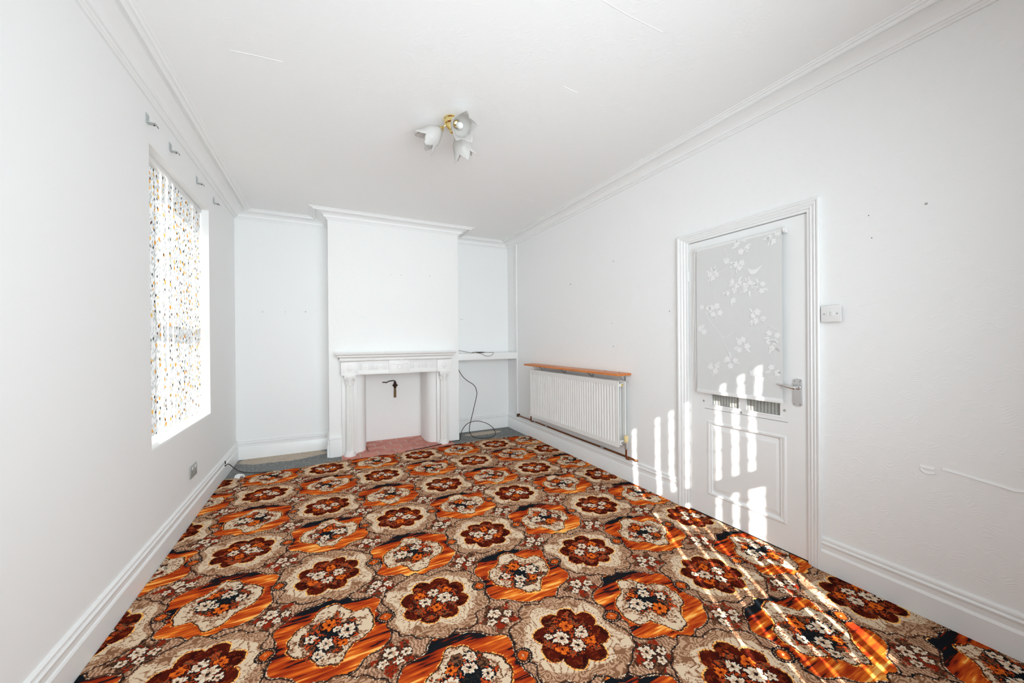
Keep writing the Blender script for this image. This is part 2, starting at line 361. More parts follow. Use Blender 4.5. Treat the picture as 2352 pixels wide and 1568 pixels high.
# ------------------------------------------------------------------ mesh helpers
class MB:
    def __init__(s): s.v = []; s.f = []
    def add(s, vs_, fs):
        o = len(s.v); s.v += [tuple(q) for q in vs_]; s.f += [tuple(i+o for i in f) for f in fs]; return s
    def box(s, x0, x1, y0, y1, z0, z1, bev=0.0):
        if x0 > x1: x0, x1 = x1, x0
        if y0 > y1: y0, y1 = y1, y0
        if z0 > z1: z0, z1 = z1, z0
        V = [(x0, y0, z0), (x1, y0, z0), (x1, y1, z0), (x0, y1, z0), (x0, y0, z1), (x1, y0, z1), (x1, y1, z1), (x0, y1, z1)]
        F = [(0, 3, 2, 1), (4, 5, 6, 7), (0, 1, 5, 4), (1, 2, 6, 5), (2, 3, 7, 6), (3, 0, 4, 7)]
        if not bev: return s.add(V, F)
        bm = bmesh.new(); bv = [bm.verts.new(q) for q in V]
        for f in F: bm.faces.new([bv[i] for i in f])
        bmesh.ops.bevel(bm, geom=bm.edges[:], offset=bev, segments=2, affect='EDGES', profile=0.6)
        bm.verts.index_update()
        s.add([q.co[:] for q in bm.verts], [[q.index for q in f.verts] for f in bm.faces]); bm.free(); return s
    def tube(s, pts, r, n=8, caps=True):
        P = [Vector(q) for q in pts]; rr = r if isinstance(r, (list, tuple)) else [r]*len(P)
        V = []; F = []; up = None
        for i, q in enumerate(P):
            t = (P[min(i+1, len(P)-1)] - P[max(i-1, 0)]).normalized()
            if up is None: up = Vector((0, 0, 1)) if abs(t.z) < 0.9 else Vector((1, 0, 0))
            sdir = t.cross(up).normalized(); up = sdir.cross(t).normalized()
            for k in range(n):
                a = 2*math.pi*k/n; V.append(q + (sdir*math.cos(a) + up*math.sin(a))*rr[i])
        for i in range(len(P)-1):
            for k in range(n): F.append((i*n+k, i*n+(k+1) % n, (i+1)*n+(k+1) % n, (i+1)*n+k))
        if caps: F.append(tuple(range(n-1, -1, -1))); F.append(tuple((len(P)-1)*n+k for k in range(n)))
        return s.add(V, F)
    def lathe(s, prof, o=(0, 0, 0), ax=(0, 0, 1), n=24, flute=0, fd=0.0):
        q = Vector(ax).normalized().to_track_quat('Z', 'Y').to_matrix(); o = Vector(o)
        V = []; F = []
        for (r, z) in prof:
            for k in range(n):
                a = 2*math.pi*k/n; rad = r - (fd*(0.5+0.5*math.cos(a*flute)) if flute else 0)
                V.append(o + q @ Vector((rad*math.cos(a), rad*math.sin(a), z)))
        m_ = len(prof)
        for i in range(m_-1):
            for k in range(n): F.append((i*n+k, i*n+(k+1) % n, (i+1)*n+(k+1) % n, (i+1)*n+k))
        F.append(tuple(range(n-1, -1, -1))); F.append(tuple((m_-1)*n+k for k in range(n)))
        return s.add(V, F)
    def prism(s, poly, a0, a1, axis='z'):
        n = len(poly)
        def mk(p2, h):
            return {'z': (p2[0], p2[1], h), 'x': (h, p2[0], p2[1]), 'y': (p2[0], h, p2[1])}[axis]
        V = [mk(q, a0) for q in poly] + [mk(q, a1) for q in poly]
        F = [tuple(range(n-1, -1, -1)), tuple(range(n, 2*n))] + [(i, (i+1) % n, n+(i+1) % n, n+i) for i in range(n)]
        return s.add(V, F)
WL = {}
def obj(name, mb, mat, parent=None, keep=False, sharp=35, flat=False):
    me = bpy.data.meshes.new(name)
    V = [Vector(q) for q in mb.v]; loc = Vector((0, 0, 0))
    if parent is None and not keep:
        lo = [min(q[i] for q in V) for i in range(3)]; hi = [max(q[i] for q in V) for i in range(3)]
        loc = Vector(((lo[0]+hi[0])/2, (lo[1]+hi[1])/2, lo[2])); V = [q-loc for q in V]
    me.from_pydata([tuple(q) for q in V], [], mb.f)
    bm = bmesh.new(); bm.from_mesh(me); bmesh.ops.recalc_face_normals(bm, faces=bm.faces[:]); bm.to_mesh(me); bm.free()
    for q in me.polygons: q.use_smooth = not flat
    if not flat: me.set_sharp_from_angle(angle=R(sharp))
    me.materials.append(mat)
    o = bpy.data.objects.new(name, me); C.objects.link(o); o.location = loc; WL[o.name] = loc
    if parent is not None:
        o.parent = parent; o.matrix_parent_inverse = Matrix.Translation(-WL[parent.name])
        WL[o.name] = Vector((0, 0, 0))
    return o
def tag(o, label, cat, group=None):
    o['label'] = label; o['category'] = cat
    if group: o['group'] = group
    return o
def thing(name, label, cat, loc, group=None):
    o = bpy.data.objects.new(name, None); C.objects.link(o); o.empty_display_size = 0.05
    o.location = loc; WL[o.name] = Vector(loc); return tag(o, label, cat, group)
def struct(name, mb, mat, label=None, cat=None, sharp=35):
    o = obj(name, mb, mat, None, True, sharp); o['kind'] = 'structure'
    if label: tag(o, label, cat)
    return o
def smoothpath(pts, k=6):
    P = [Vector(q) for q in pts]; out = []
    for i in range(len(P)-1):
        p0 = P[max(i-1, 0)]; p1 = P[i]; p2 = P[i+1]; p3 = P[min(i+2, len(P)-1)]
        for j in range(k):
            t = j/k
            out.append(0.5*((2*p1) + (p2-p0)*t + (2*p0-5*p1+4*p2-p3)*t*t + (3*p1-p0-3*p2+p3)*t**3))
    out.append(P[-1]); return out

# ------------------------------------------------------------------ shell
WY0, WY1, WZ0, WZ1 = 2.733, 3.913, 0.654, 2.359       # left window opening
DY0, DY1, DZ = 1.100, 1.858, 1.953                     # door opening
TOP = H + 0.15
b = MB()
b.box(XL-0.28, XL, YW-0.2, WY0, FZ-0.1, TOP); b.box(XL-0.28, XL, WY1, YB+0.3, FZ-0.1, TOP)
b.box(XL-0.28, XL, WY0, WY1, FZ-0.1, WZ0); b.box(XL-0.28, XL, WY0, WY1, WZ1, TOP)
wl = struct('wall_left', b, M_WALL, 'plain white painted wall with the window in it', 'wall')
b = MB()
b.box(XR, XR+0.14, YW-0.2, DY0, FZ-0.1, TOP); b.box(XR, XR+0.14, DY1, YB+0.3, FZ-0.1, TOP); b.box(XR, XR+0.14, DY0, DY1, DZ, TOP)
wr = struct('wall_right', b, M_PAPER, 'white wall of swirl-textured wallpaper with the door in it', 'wall')
b = MB(); b.box(XL-0.28, BL+0.06, YB, YB+0.3, FZ-0.1, TOP); b.box(BR-0.06, XR+0.14, YB, YB+0.3, FZ-0.1, TOP)
wb = struct('wall_back', b, M_WALL, 'white wall at the back of the alcoves beside the chimney', 'wall')
# chimney breast with fireplace recess (rounded jambs)
lj = [(0.30, YC), (0.345, YC+0.004), (0.385, YC+0.03), (0.408, YC+0.08), (0.419, YC+0.16), (0.435, YC+0.30), (0.45, 4.96)]
rj = [(1.132, 4.96), (1.118, YC+0.30), (1.116, YC+0.19), (1.128, YC+0.10), (1.152, YC+0.05), (1.19, YC+0.02), (1.245, YC)]
poly = [(BL, YC)] + lj + rj + [(BR, YC), (BR, YB+0.28), (BL, YB+0.28)]
b = MB(); b.prism(poly, FZ-0.05, 1.0); b.box(BL, BR, YC, YB+0.25, 1.0, TOP)
wc = struct('wall_chimney', b, M_ROUGHP, 'projecting white chimney breast above and around the fireplace', 'wall', 50)
b = MB(); b.box(XL-0.3, XR+1.3, YW-0.25, YB+0.4, FZ-0.15, FZ)
struct('floor', b, M_CONC, 'bare grey concrete floor showing along the back of the room', 'floor')
b = MB(); b.box(XL-0.3, XR+1.3, YW-0.25, YB+0.4, H, H+0.15)
ceil = struct('ceiling', b, M_CEIL, 'white papered ceiling', 'ceiling')
# paper seams on the ceiling
for pts in ([(1.02, 1.206), (1.2, 1.213), (1.40, 1.21)], [(1.66, 3.27), (1.78, 3.262), (1.90, 3.245)], [(-0.40, 2.214), (-0.3, 2.20), (-0.18, 2.19)], [(1.20, 1.712), (1.25, 1.72), (1.30, 1.722)]):
    b = MB(); b.tube([(x, y, H) for x, y in pts], 0.0014, 6); obj('paper_seam', b, M_CEIL, ceil)
# rear wall (behind the camera) with the window the sun comes through
RX0, RX1, RZ0, RZ1 = -0.55, 2.10, 0.673, 2.296
b = MB()
b.box(XL-0.28, RX0, YW-0.2, YW, FZ-0.1, TOP); b.box(RX1, XR+0.14, YW-0.2, YW, FZ-0.1, TOP)
b.box(RX0, RX1, YW-0.2, YW, FZ-0.1, RZ0); b.box(RX0, RX1, YW-0.2, YW, RZ1, TOP)
struct('wall_rear', b, M_WALL, 'white wall with the front window, behind the viewer', 'wall')
# hallway beyond the door
b = MB()
b.box(XR+1.1, XR+1.2, -0.2, 3.2, FZ, H); b.box(XR+0.14, XR+1.2, -0.3, -0.2, FZ, H); b.box(XR+0.14, XR+1.2, 3.2, 3.3, FZ, H)
struct('wall_hallway', b, M_HALL, 'dim hallway wall behind the door', 'wall')

# cornice and skirting
PATH = [(XL, YW), (XL, YB), (BL, YB), (BL, YC), (BR, YC), (BR, YB), (XR, YB), (XR, YW)]
def offs(i, p_, path):
    def nrm(a, b_):
        d = Vector((b_[0]-a[0], b_[1]-a[1])).normalized(); return Vector((d.y, -d.x))
    q = Vector(path[i]); ns = []
    if i > 0: ns.append(nrm(path[i-1], path[i]))
    if i < len(path)-1: ns.append(nrm(path[i], path[i+1]))
    if len(ns) == 1: return q + ns[0]*p_
    return q + (ns[0]+ns[1])*(p_/(1+ns[0].dot(ns[1])))
def sweep(i, prof, path=PATH):
    b = MB(); V = []
    for e in (i, i+1):
        for (p_, z) in prof:
            q = offs(e, p_, path); V.append((q.x, q.y, z))
    n = len(prof)
    F = [tuple(range(n)), tuple(range(2*n-1, n-1, -1))] + [(k, (k+1) % n, n+(k+1) % n, n+k) for k in range(n)]
    return b.add(V, F)
cor = [(0, H-0.078), (0.012, H-0.078), (0.014, H-0.069), (0.020, H-0.067), (0.024, H-0.060), (0.036, H-0.060), (0.040, H-0.050)]
for k in range(1, 7):
    a = k/6*math.pi/2; cor.append((0.038 + 0.062*(1-math.cos(a)), H-0.052 + 0.034*math.sin(a)))
cor += [(0.101, H-0.006), (0.120, H-0.005), (0.122, H-0.018), (0.130, H-0.024), (0.139, H-0.020), (0.141, H-0.009), (0.148, H-0.009), (0.150, H-0.012), (0.156, H-0.012), (0.160, H-0.005), (0.172, H-0.005), (0.174, H), (0, H)]
cl = ['along the plain wall above the window', 'across the left alcove', 'on the left flank of the chimney breast', 'across the front of the chimney breast', 'on the right flank of the chimney breast', 'across the right alcove', 'above the door and radiator wall']
for i in range(7):
    struct('trim_%d' % (i+1), sweep(i, cor), M_TRIM, 'white moulded cornice ' + cl[i], 'cornice', 25)
S = 0.178
skp = [(0, FZ), (0.022, FZ), (0.022, 0.102), (0.018, 0.110), (0.013, 0.113), (0.013, 0.136), (0.016, 0.139), (0.018, 0.148), (0.013, 0.155), (0.009, 0.157), (0.013, 0.162), (0.012, 0.171), (0.006, S), (0, S)]
skb = [(p_, z if z < 0 else z*1.09) for p_, z in skp]
struct('baseboard_left', sweep(0, skp, [(XL, YW), (XL, YB), (BL, YB)]), M_GLOSS, 'white moulded skirting below the window wall', 'skirting board', 25)
struct('baseboard_alcove_left', sweep(1, skb), M_GLOSS, 'white moulded skirting across the left alcove', 'skirting board', 25)
struct('baseboard_flank', sweep(2, skb, PATH[:4]), M_GLOSS, 'white skirting on the left flank of the chimney breast', 'skirting board', 25)
struct('baseboard_alcove_right', sweep(5, skb), M_GLOSS, 'white moulded skirting across the right alcove', 'skirting board', 25)
CY0, CY1 = 1.040, 1.944
struct('baseboard_right_far', sweep(6, skb, PATH[:7] + [(XR, CY1)]), M_GLOSS, 'white moulded skirting under the radiator', 'skirting board', 25)
struct('baseboard_right_near', sweep(0, skp, [(XR, CY0), (XR, YW)]), M_GLOSS, 'white moulded skirting between the door and the near corner', 'skirting board', 25)
b = MB(); b.box(BL+0.001, 0.164, YC-0.026, YC, FZ, 0.178, 0.003); b.box(BL, 0.165, YC-0.030, YC, 0.178, 0.198, 0.004)
struct('baseboard_plinth', b, M_GLOSS, 'white skirting block at the foot of the chimney breast left corner', 'skirting board')

# trunking in the alcove corner
b = MB(); b.box(XR-0.018, XR, 4.585, 4.640, 0.196, H-0.07, 0.003)
tag(obj('pipe_trunking', b, M_GLOSS), 'narrow white vertical trunking on the wall at the right end of the alcove shelf', 'trunking')

# ------------------------------------------------------------------ left window and blind
GX = XL-0.15
b = MB(); ft = 0.05
b.box(GX-0.06, GX, WY0, WY0+ft, WZ0, WZ1); b.box(GX-0.06, GX, WY1-ft, WY1, WZ0, WZ1); b.box(GX-0.06, GX, WY0, WY1, WZ0, WZ0+ft); b.box(GX-0.06, GX, WY0, WY1, WZ1-ft, WZ1)
b.box(GX-0.06, GX, WY0, WY1, 1.39, 1.45)
win = struct('window_1', b, M_GLOSS, 'white sash window in the left wall behind a printed blind', 'window')
for z0, z1 in ((WZ0+ft, 1.39), (1.45, WZ1-ft)):
    b = MB(); b.box(GX-0.034, GX-0.03, WY0+ft, WY1-ft, z0, z1); obj('pane', b, M_GLASS, win)
b = MB(); b.box(GX, XL-0.002, WY0, WY1, WZ0, WZ0+0.006); obj('window_sill', b, M_GLOSS, win)
BX = XL-0.068
vb = thing('vertical_blind', 'vertical blind printed with orange and black dots hanging in the left window', 'blind', (BX, (WY0+WY1)/2, WZ0+0.006))
b = MB(); b.box(BX-0.02, BX+0.02, WY0+0.006, WY1-0.006, WZ1-0.03, WZ1-0.001, 0.003); obj('headrail', b, M_PLAST, vb)
cuts = [2.741, 2.86, 2.955, 3.05, 3.139, 3.216, 3.298, 3.41, 3.52, 3.62, 3.716, 3.81, 3.905]
gaps = {4: 0.010, 5: 0.012, 6: 0.006, 10: 0.004}; drift = -0.009
random.seed(4)
for i in range(len(cuts)-1):
    y0 = cuts[i] + gaps.get(i, -0.008); y1 = cuts[i+1]
    drift += 0.62*gaps.get(i, 0)
    off = -drift + (0.0012 if i % 2 else 0); sk = 0.0
    b = MB(); n = 30; V = []; F = []
    for k in range(n+1):
        z = WZ0+0.035 + (WZ1-0.045-WZ0-0.02)*k/n
        wob = 0.002*math.sin(z*9+i)
        V += [(BX-off-sk/2+wob, y0, z), (BX-off+sk*0.2+wob, (y0+y1)/2, z), (BX-off+sk/2+wob, y1, z)]
    for k in range(n):
        F += [(k*3, k*3+1, k*3+4, k*3+3), (k*3+1, k*3+2, k*3+5, k*3+4)]
    b.add(V, F); o = obj('slat', b, M_BLIND, vb, flat=True)
    sm = o.modifiers.new('thickness', 'SOLIDIFY'); sm.thickness = 0.0008

# curtain hooks above the window
hl = ['nearest the viewer', 'second from the viewer', 'third from the viewer', 'nearest the chimney alcove']
for (y, z), t in zip(((2.715, 2.478), (3.055, 2.480), (3.595, 2.484), (4.07, 2.490)), hl):
    h_ = thing('curtain_hook', 'small grey metal curtain bracket above the window, ' + t, 'bracket', (XL, y, z), 'curtain brackets above the window')
    b = MB(); b.box(XL, XL+0.0025, y-0.024, y+0.020, z-0.018, z+0.030, 0.001); obj('wall_plate', b, M_HOOK, h_)
    b = MB(); b.box(XL+0.001, XL+0.040, y-0.022, y+0.016, z-0.021, z-0.0175, 0.0008); obj('arm', b, M_HOOK, h_)
    b = MB(); b.tube([(XL+0.030, y+0.010, z-0.02), (XL+0.034, y+0.022, z-0.016), (XL+0.036, y+0.036, z-0.022)], 0.002, 6); b.lathe([(0.0035, 0), (0.0035, 0.012)], (XL+0.028, y+0.004, z-0.026), n=8); obj('screw', b, M_DARK, h_)

# double socket on the left wall
sk_ = thing('wall_socket', 'grey metal double socket low on the wall under the window', 'socket', (XL, 3.43, 0.285))
b = MB(); b.box(XL, XL+0.009, 3.354, 3.502, 0.287, 0.373, 0.003); fp = obj('face_plate', b, M_SOCK, sk_)
for y in (3.395, 3.462):
    b = MB(); b.box(XL+0.008, XL+0.0115, y-0.007, y+0.007, 0.345, 0.362, 0.001); obj('rocker', b, M_PLAST, sk_)
    b = MB()
    for dy, dz, hw, hh in ((0, 0.012, 0.002, 0.004), (-0.011, -0.004, 0.0035, 0.002), (0.011, -0.004, 0.0035, 0.002)):
        b.box(XL+0.0088, XL+0.0094, y+dy-hw, y+dy+hw, 0.316+dz-hh, 0.316+dz+hh)
    obj('pin_slot', b, M_DARK, sk_)

# ------------------------------------------------------------------ rear window: frame and blind slats
b = MB()
for x in (RX0, RX1-0.05): b.box(x, x+0.05, YW-0.14, YW-0.08, RZ0, RZ1)
b.box(RX0, RX1, YW-0.14, YW-0.08, RZ0, RZ0+0.03); b.box(RX0, RX1, YW-0.14, YW-0.08, RZ1-0.03, RZ1); b.box(RX0, RX1, YW-0.03, YW-0.005, 1.45, 1.555)
rw = struct('window_2', b, M_GLOSS, 'white front window with a nearly closed blind, behind the viewer', 'window')
GAPS = [(0.617, 0.636), (0.770, 0.788), (0.851, 0.869), (0.930, 0.950), (1.085, 1.103), (1.156, 1.176), (1.220, 1.240)]
def slat(x0, x1, z0, z1, nl, nr):
    b = MB(); n = int((z1-z0)/0.012); V = []; F = []
    for k in range(n+1):
        z = z0 + (z1-z0)*k/n; e = 0.007*max(0, math.cos(2*math.pi*z/0.125))**10
        V += [(x0-(e if nl else 0), YW-0.004, z), (x1+(e if nr else 0), YW-0.004, z)]
    for k in range(n): F.append((k*2, k*2+1, k*2+3, k*2+2))
    b.add(V, F); o = obj('slat', b, M_PLAST, rw, flat=True)
    sm = o.modifiers.new('thickness', 'SOLIDIFY'); sm.thickness = 0.001
x = RX0
for i, (g0, g1) in enumerate(GAPS + [(RX1, None)]):
    w_ = g0-x; n = max(1, round(w_/0.12))
    for k in range(n):
        a0 = x + w_*k/n; a1 = x + w_*(k+1)/n
        if g1 is None and k == 0:      # the edge slat hangs askew: its lower half leaves a wider gap
            slat(a0, a1+0.004, 1.50, RZ1+0.01, True, False); slat(a0+0.034, a1+0.004, RZ0-0.01, 1.50, True, False); continue
        slat(a0, a1 + (0.004 if k < n-1 else 0), RZ0-0.01, RZ1+0.01, k == 0 and i > 0, k == n-1 and g1 is not None)
    x = g1
# ------------------------------------------------------------------ door
d = bpy.data.objects.new('door_1', None); C.objects.link(d); d.location = (XR, (DY0+DY1)/2, 0); WL[d.name] = Vector(d.location)
d['kind'] = 'structure'; tag(d, 'white panelled door with a sheer blind and chrome handle', 'door')
LX0, LX1 = XR+0.002, XR+0.042       # leaf
L0, L1 = DY0+0.004, DY1-0.003; LT_ = DZ-0.004
PA, PB, PZ0, PZ1 = (1.246, 1.446), (1.492, 1.684), 0.795, 1.84
Q0, Q1, QZ0, QZ1 = 1.229, 1.698, 0.176, 0.662      # lower panel
b = MB()
b.box(LX0, LX1, L0, PA[0], 0.006, LT_); b.box(LX0, LX1, PB[1], L1, 0.006, LT_)
b.box(LX0, LX1, PA[0], PB[1], QZ1, PZ0); b.box(LX0, LX1, PA[0], PB[1], PZ1, LT_); b.box(LX0, LX1, PA[1], PB[0], PZ0, PZ1)
b.box(LX0, LX1, PA[0], PB[1], 0.006, QZ0)
leaf = obj('door_leaf', b, M_GLOSS, d)
# moulded lower panel: sloping sides down to a groove, then a raised field
def ring(xa, m0, xb, m1):
    a = [(xa, Q0+m0, QZ0+m0), (xa, Q1-m0, QZ0+m0), (xa, Q1-m0, QZ1-m0), (xa, Q0+m0, QZ1-m0)]
    c_ = [(xb, Q0+m1, QZ0+m1), (xb, Q1-m1, QZ0+m1), (xb, Q1-m1, QZ1-m1), (xb, Q0+m1, QZ1-m1)]
    return a + c_, [(0, 1, 5, 4), (1, 2, 6, 5), (2, 3, 7, 6), (3, 0, 4, 7)]
b = MB()
b.add(*ring(LX0, -0.018, LX0-0.006, -0.010)); b.add(*ring(LX0-0.006, -0.010, LX0-0.004, 0.0)); b.add(*ring(LX0-0.004, 0.0, LX0+0.012, 0.010)); b.add(*ring(LX0+0.012, 0.010, LX0+0.003, 0.042))
x_ = LX0+0.003; b.add([(x_, Q0+0.042, QZ0+0.042), (x_, Q1-0.042, QZ0+0.042), (x_, Q1-0.042, QZ1-0.042), (x_, Q0+0.042, QZ1-0.042)], [(0, 1, 2, 3)])
obj('raised_panel', b, M_GLOSS, d, sharp=20)
b = MB(); b.box(LX0+0.02, LX1-0.004, Q0-0.03, Q1+0.03, QZ0-0.03, QZ1+0.03); obj('panel_back', b, M_GLOSS, d)
for y0, y1 in (PA, PB):
    b = MB(); n = 10*9; V = []; F = []
    for k in range(n+1):
        y = y0 + (y1-y0)*k/n; xx = LX0+0.016 - 0.006*abs(math.sin(math.pi*10*k/n))
        V += [(xx, y, PZ0), (xx, y, PZ1)]
    for k in range(n): F.append((2*k, 2*k+1, 2*k+3, 2*k+2))
    b.add(V, F); o = obj('reeded_pane', b, M_REED, d, flat=True)
    sm = o.modifiers.new('thickness', 'SOLIDIFY'); sm.thickness = -0.005
    b = MB()
    b.box(LX0-0.003, LX0+0.010, y0-0.012, y1+0.012, PZ0-0.012, PZ0, 0.002); obj('glazing_bead', b, M_GLOSS, d)
b = MB(); b.box(LX0-0.001, LX0+0.002, 1.205, 1.735, 0.7595, 0.7615); obj('scored_line', b, M_DARK, d)
# lining and architrave
b = MB()
b.box(XR+0.046, XR+0.14, DY0, DY0+0.014, FZ, DZ); b.box(XR+0.046, XR+0.14, DY1-0.014, DY1, FZ, DZ); b.box(XR+0.046, XR+0.14, DY0, DY1, DZ-0.014, DZ)
b.box(XR+0.044, XR+0.06, DY0, DY1, FZ, 0.012)
obj('door_stop', b, M_DARK, d)
arch = [(0, 0), (0.010, 0), (0.012, 0.006), (0.010, 0.013), (0.016, 0.016), (0.018, 0.022), (0.014, 0.028), (0.019, 0.032), (0.022, 0.040), (0.018, 0.046), (0.024, 0.050), (0.026, 0.058), (0.022, 0.0635), (0, 0.0635)]
def archseg(poly3, names):
    n = len(arch); b = MB(); V = []
    for q in poly3: V += q
    return b.add(V, [tuple(range(n)), tuple(range(2*n-1, n-1, -1))] + [(k, (k+1) % n, n+(k+1) % n, n+k) for k in range(n)])
sR = lambda t: (DY0-t, None); WF = 1.33
b = archseg([[(XR-p_, DY0-t, FZ) for p_, t in arch], [(XR-p_, DY0-t, DZ+t) for p_, t in arch]], 0)
struct('trim_8', b, M_GLOSS, 'white moulded architrave upright on the handle side of the door', 'architrave', 25)
b = archseg([[(XR-p_, DY1+t*WF, FZ) for p_, t in arch], [(XR-p_, DY1+t*WF, DZ+t) for p_, t in arch]], 0)
struct('trim_9', b, M_GLOSS, 'white moulded architrave upright on the hinge side of the door', 'architrave', 25)
b = archseg([[(XR-p_, DY0-t, DZ+t) for p_, t in arch], [(XR-p_, DY1+t*WF, DZ+t) for p_, t in arch]], 0)
struct('trim_10', b, M_GLOSS, 'white moulded architrave across the top of the door', 'architrave', 25)
# handle
hd = MB(); HY, HZ0, HZ1 = 1.152, 0.862, 1.022
pl = [(HY-0.023, HZ0+0.010), (HY-0.012, HZ0+0.002), (HY, HZ0), (HY+0.012, HZ0+0.002), (HY+0.023, HZ0+0.010), (HY+0.023, HZ1-0.012), (HY+0.015, HZ1-0.003), (HY, HZ1), (HY-0.015, HZ1-0.003), (HY-0.023, HZ1-0.012)]
pin = [((y-HY)*0.86+HY, (z-0.942)*0.965+0.942) for y, z in pl]
n = len(pl); V = [(LX0, y, z) for y, z in pl] + [(LX0-0.005, y, z) for y, z in pl] + [(LX0-0.009, y, z) for y, z in pin]
F = [(i, (i+1) % n, n+(i+1) % n, n+i) for i in range(n)] + [(n+i, n+(i+1) % n, 2*n+(i+1) % n, 2*n+i) for i in range(n)] + [tuple(range(2*n, 3*n))]
hd.add(V, F); hp = obj('door_handle', hd, M_CHROME, d, sharp=20)
b = MB(); b.lathe([(0.013, 0), (0.012, 0.006), (0.009, 0.010), (0.009, 0.036), (0.0105, 0.046), (0.007, 0.050)], (LX0-0.008, HY-0.004, 0.972), (-1, 0, 0), 16)
b.tube(smoothpath([(LX0-0.048, HY-0.006, 0.972), (LX0-0.052, HY+0.016, 0.974), (LX0-0.051, HY+0.045, 0.979), (LX0-0.046, HY+0.075, 0.982)], 5), [0.0095]*5+[0.0085]*5+[0.0068]*5+[0.006], 10)
obj('lever', b, M_CHROME, hp, sharp=50)
for y in (-0.014, 0.014):
    for z in (HZ0+0.014, HZ1-0.016):
        b = MB(); b.lathe([(0.0026, 0), (0.002, 0.0012)], (LX0-0.009, HY+y, z), (-1, 0, 0), 8); obj('screw', b, M_DARK, hp)
for y, z in ((1.222, 0.828), (1.742, 0.812), (1.476, 0.772)):
    b = MB(); b.lathe([(0.0075, 0), (0.0068, 0.002)], (LX0, y, z), (-1, 0, 0), 14); obj('filled_hole', b, M_SOCK, d)
for z in (1.675, 0.40):
    b = MB(); b.lathe([(0.005, 0), (0.005, 0.075)], (XR-0.003, DY1-0.002, z), n=10); obj('hinge', b, M_GLOSS, d)

# roller blind on the door
BP = XR-0.031; B0, B1, BZ0, BZ1 = 1.210, 1.771, 0.884, 1.892
rb = thing('roller_blind', 'sheer white roller blind with blossom branches and a bird, hanging on the door', 'blind', (BP, (B0+B1)/2, BZ0))
b = MB(); b.tube([(XR-0.020, B0+0.004, 1.880), (XR-0.020, B1-0.004, 1.880)], 0.0135, 16); obj('roller_tube', b, M_PLAST, rb)
b = MB(); n = 24; V = []; F = []
for k in range(n+1):
    z = BZ0 + (1.884-BZ0)*k/n
    for j in range(9): V.append((BP-0.0025*math.sin(math.pi*k/n), B0+0.004+(B1-B0-0.008)*j/8, z))
for k in range(n):
    for j in range(8): F.append((9*k+j, 9*k+j+1, 9*k+j+10, 9*k+j+9))
b.add(V, F); fab = obj('fabric', b, M_SHEER, rb, flat=True)
sm = fab.modifiers.new('thickness', 'SOLIDIFY'); sm.thickness = 0.0006
b = MB(); b.box(BP-0.008, BP+0.006, B0+0.003, B1-0.003, BZ0-0.012, BZ0+0.014, 0.005); obj('bottom_bar', b, M_PLAST, rb)
for y, s_ in ((B0-0.004, -1), (B1+0.002, 1)):
    b = MB(); b.lathe([(0.018, -0.010), (0.019, -0.006), (0.019, 0.002), (0.012, 0.006), (0.012, 0.010)] if s_ < 0 else [(0.016, -0.003), (0.016, 0.004)], (XR-0.020, y, 1.880), (0, 1, 0), 18)
    b.box(XR-0.020, XR+0.002, y-0.004, y+0.004, 1.866, 1.896, 0.001); obj('bracket', b, M_PLAST, rb)
b = MB(); b.tube(smoothpath([(XR-0.03, 1.779, 1.873), (XR-0.028, 1.793, 1.55), (XR-0.026, 1.803, 1.25), (XR-0.026, 1.812, 1.00), (XR-0.027, 1.800, 0.957), (XR-0.028, 1.782, 0.975), (XR-0.029, 1.779, 1.10), (XR-0.03, 1.783, 1.5), (XR-0.03, 1.785, 1.873)], 5), 0.0014, 5); obj('bead_chain', b, M_PLAST, rb)
random.seed(11)
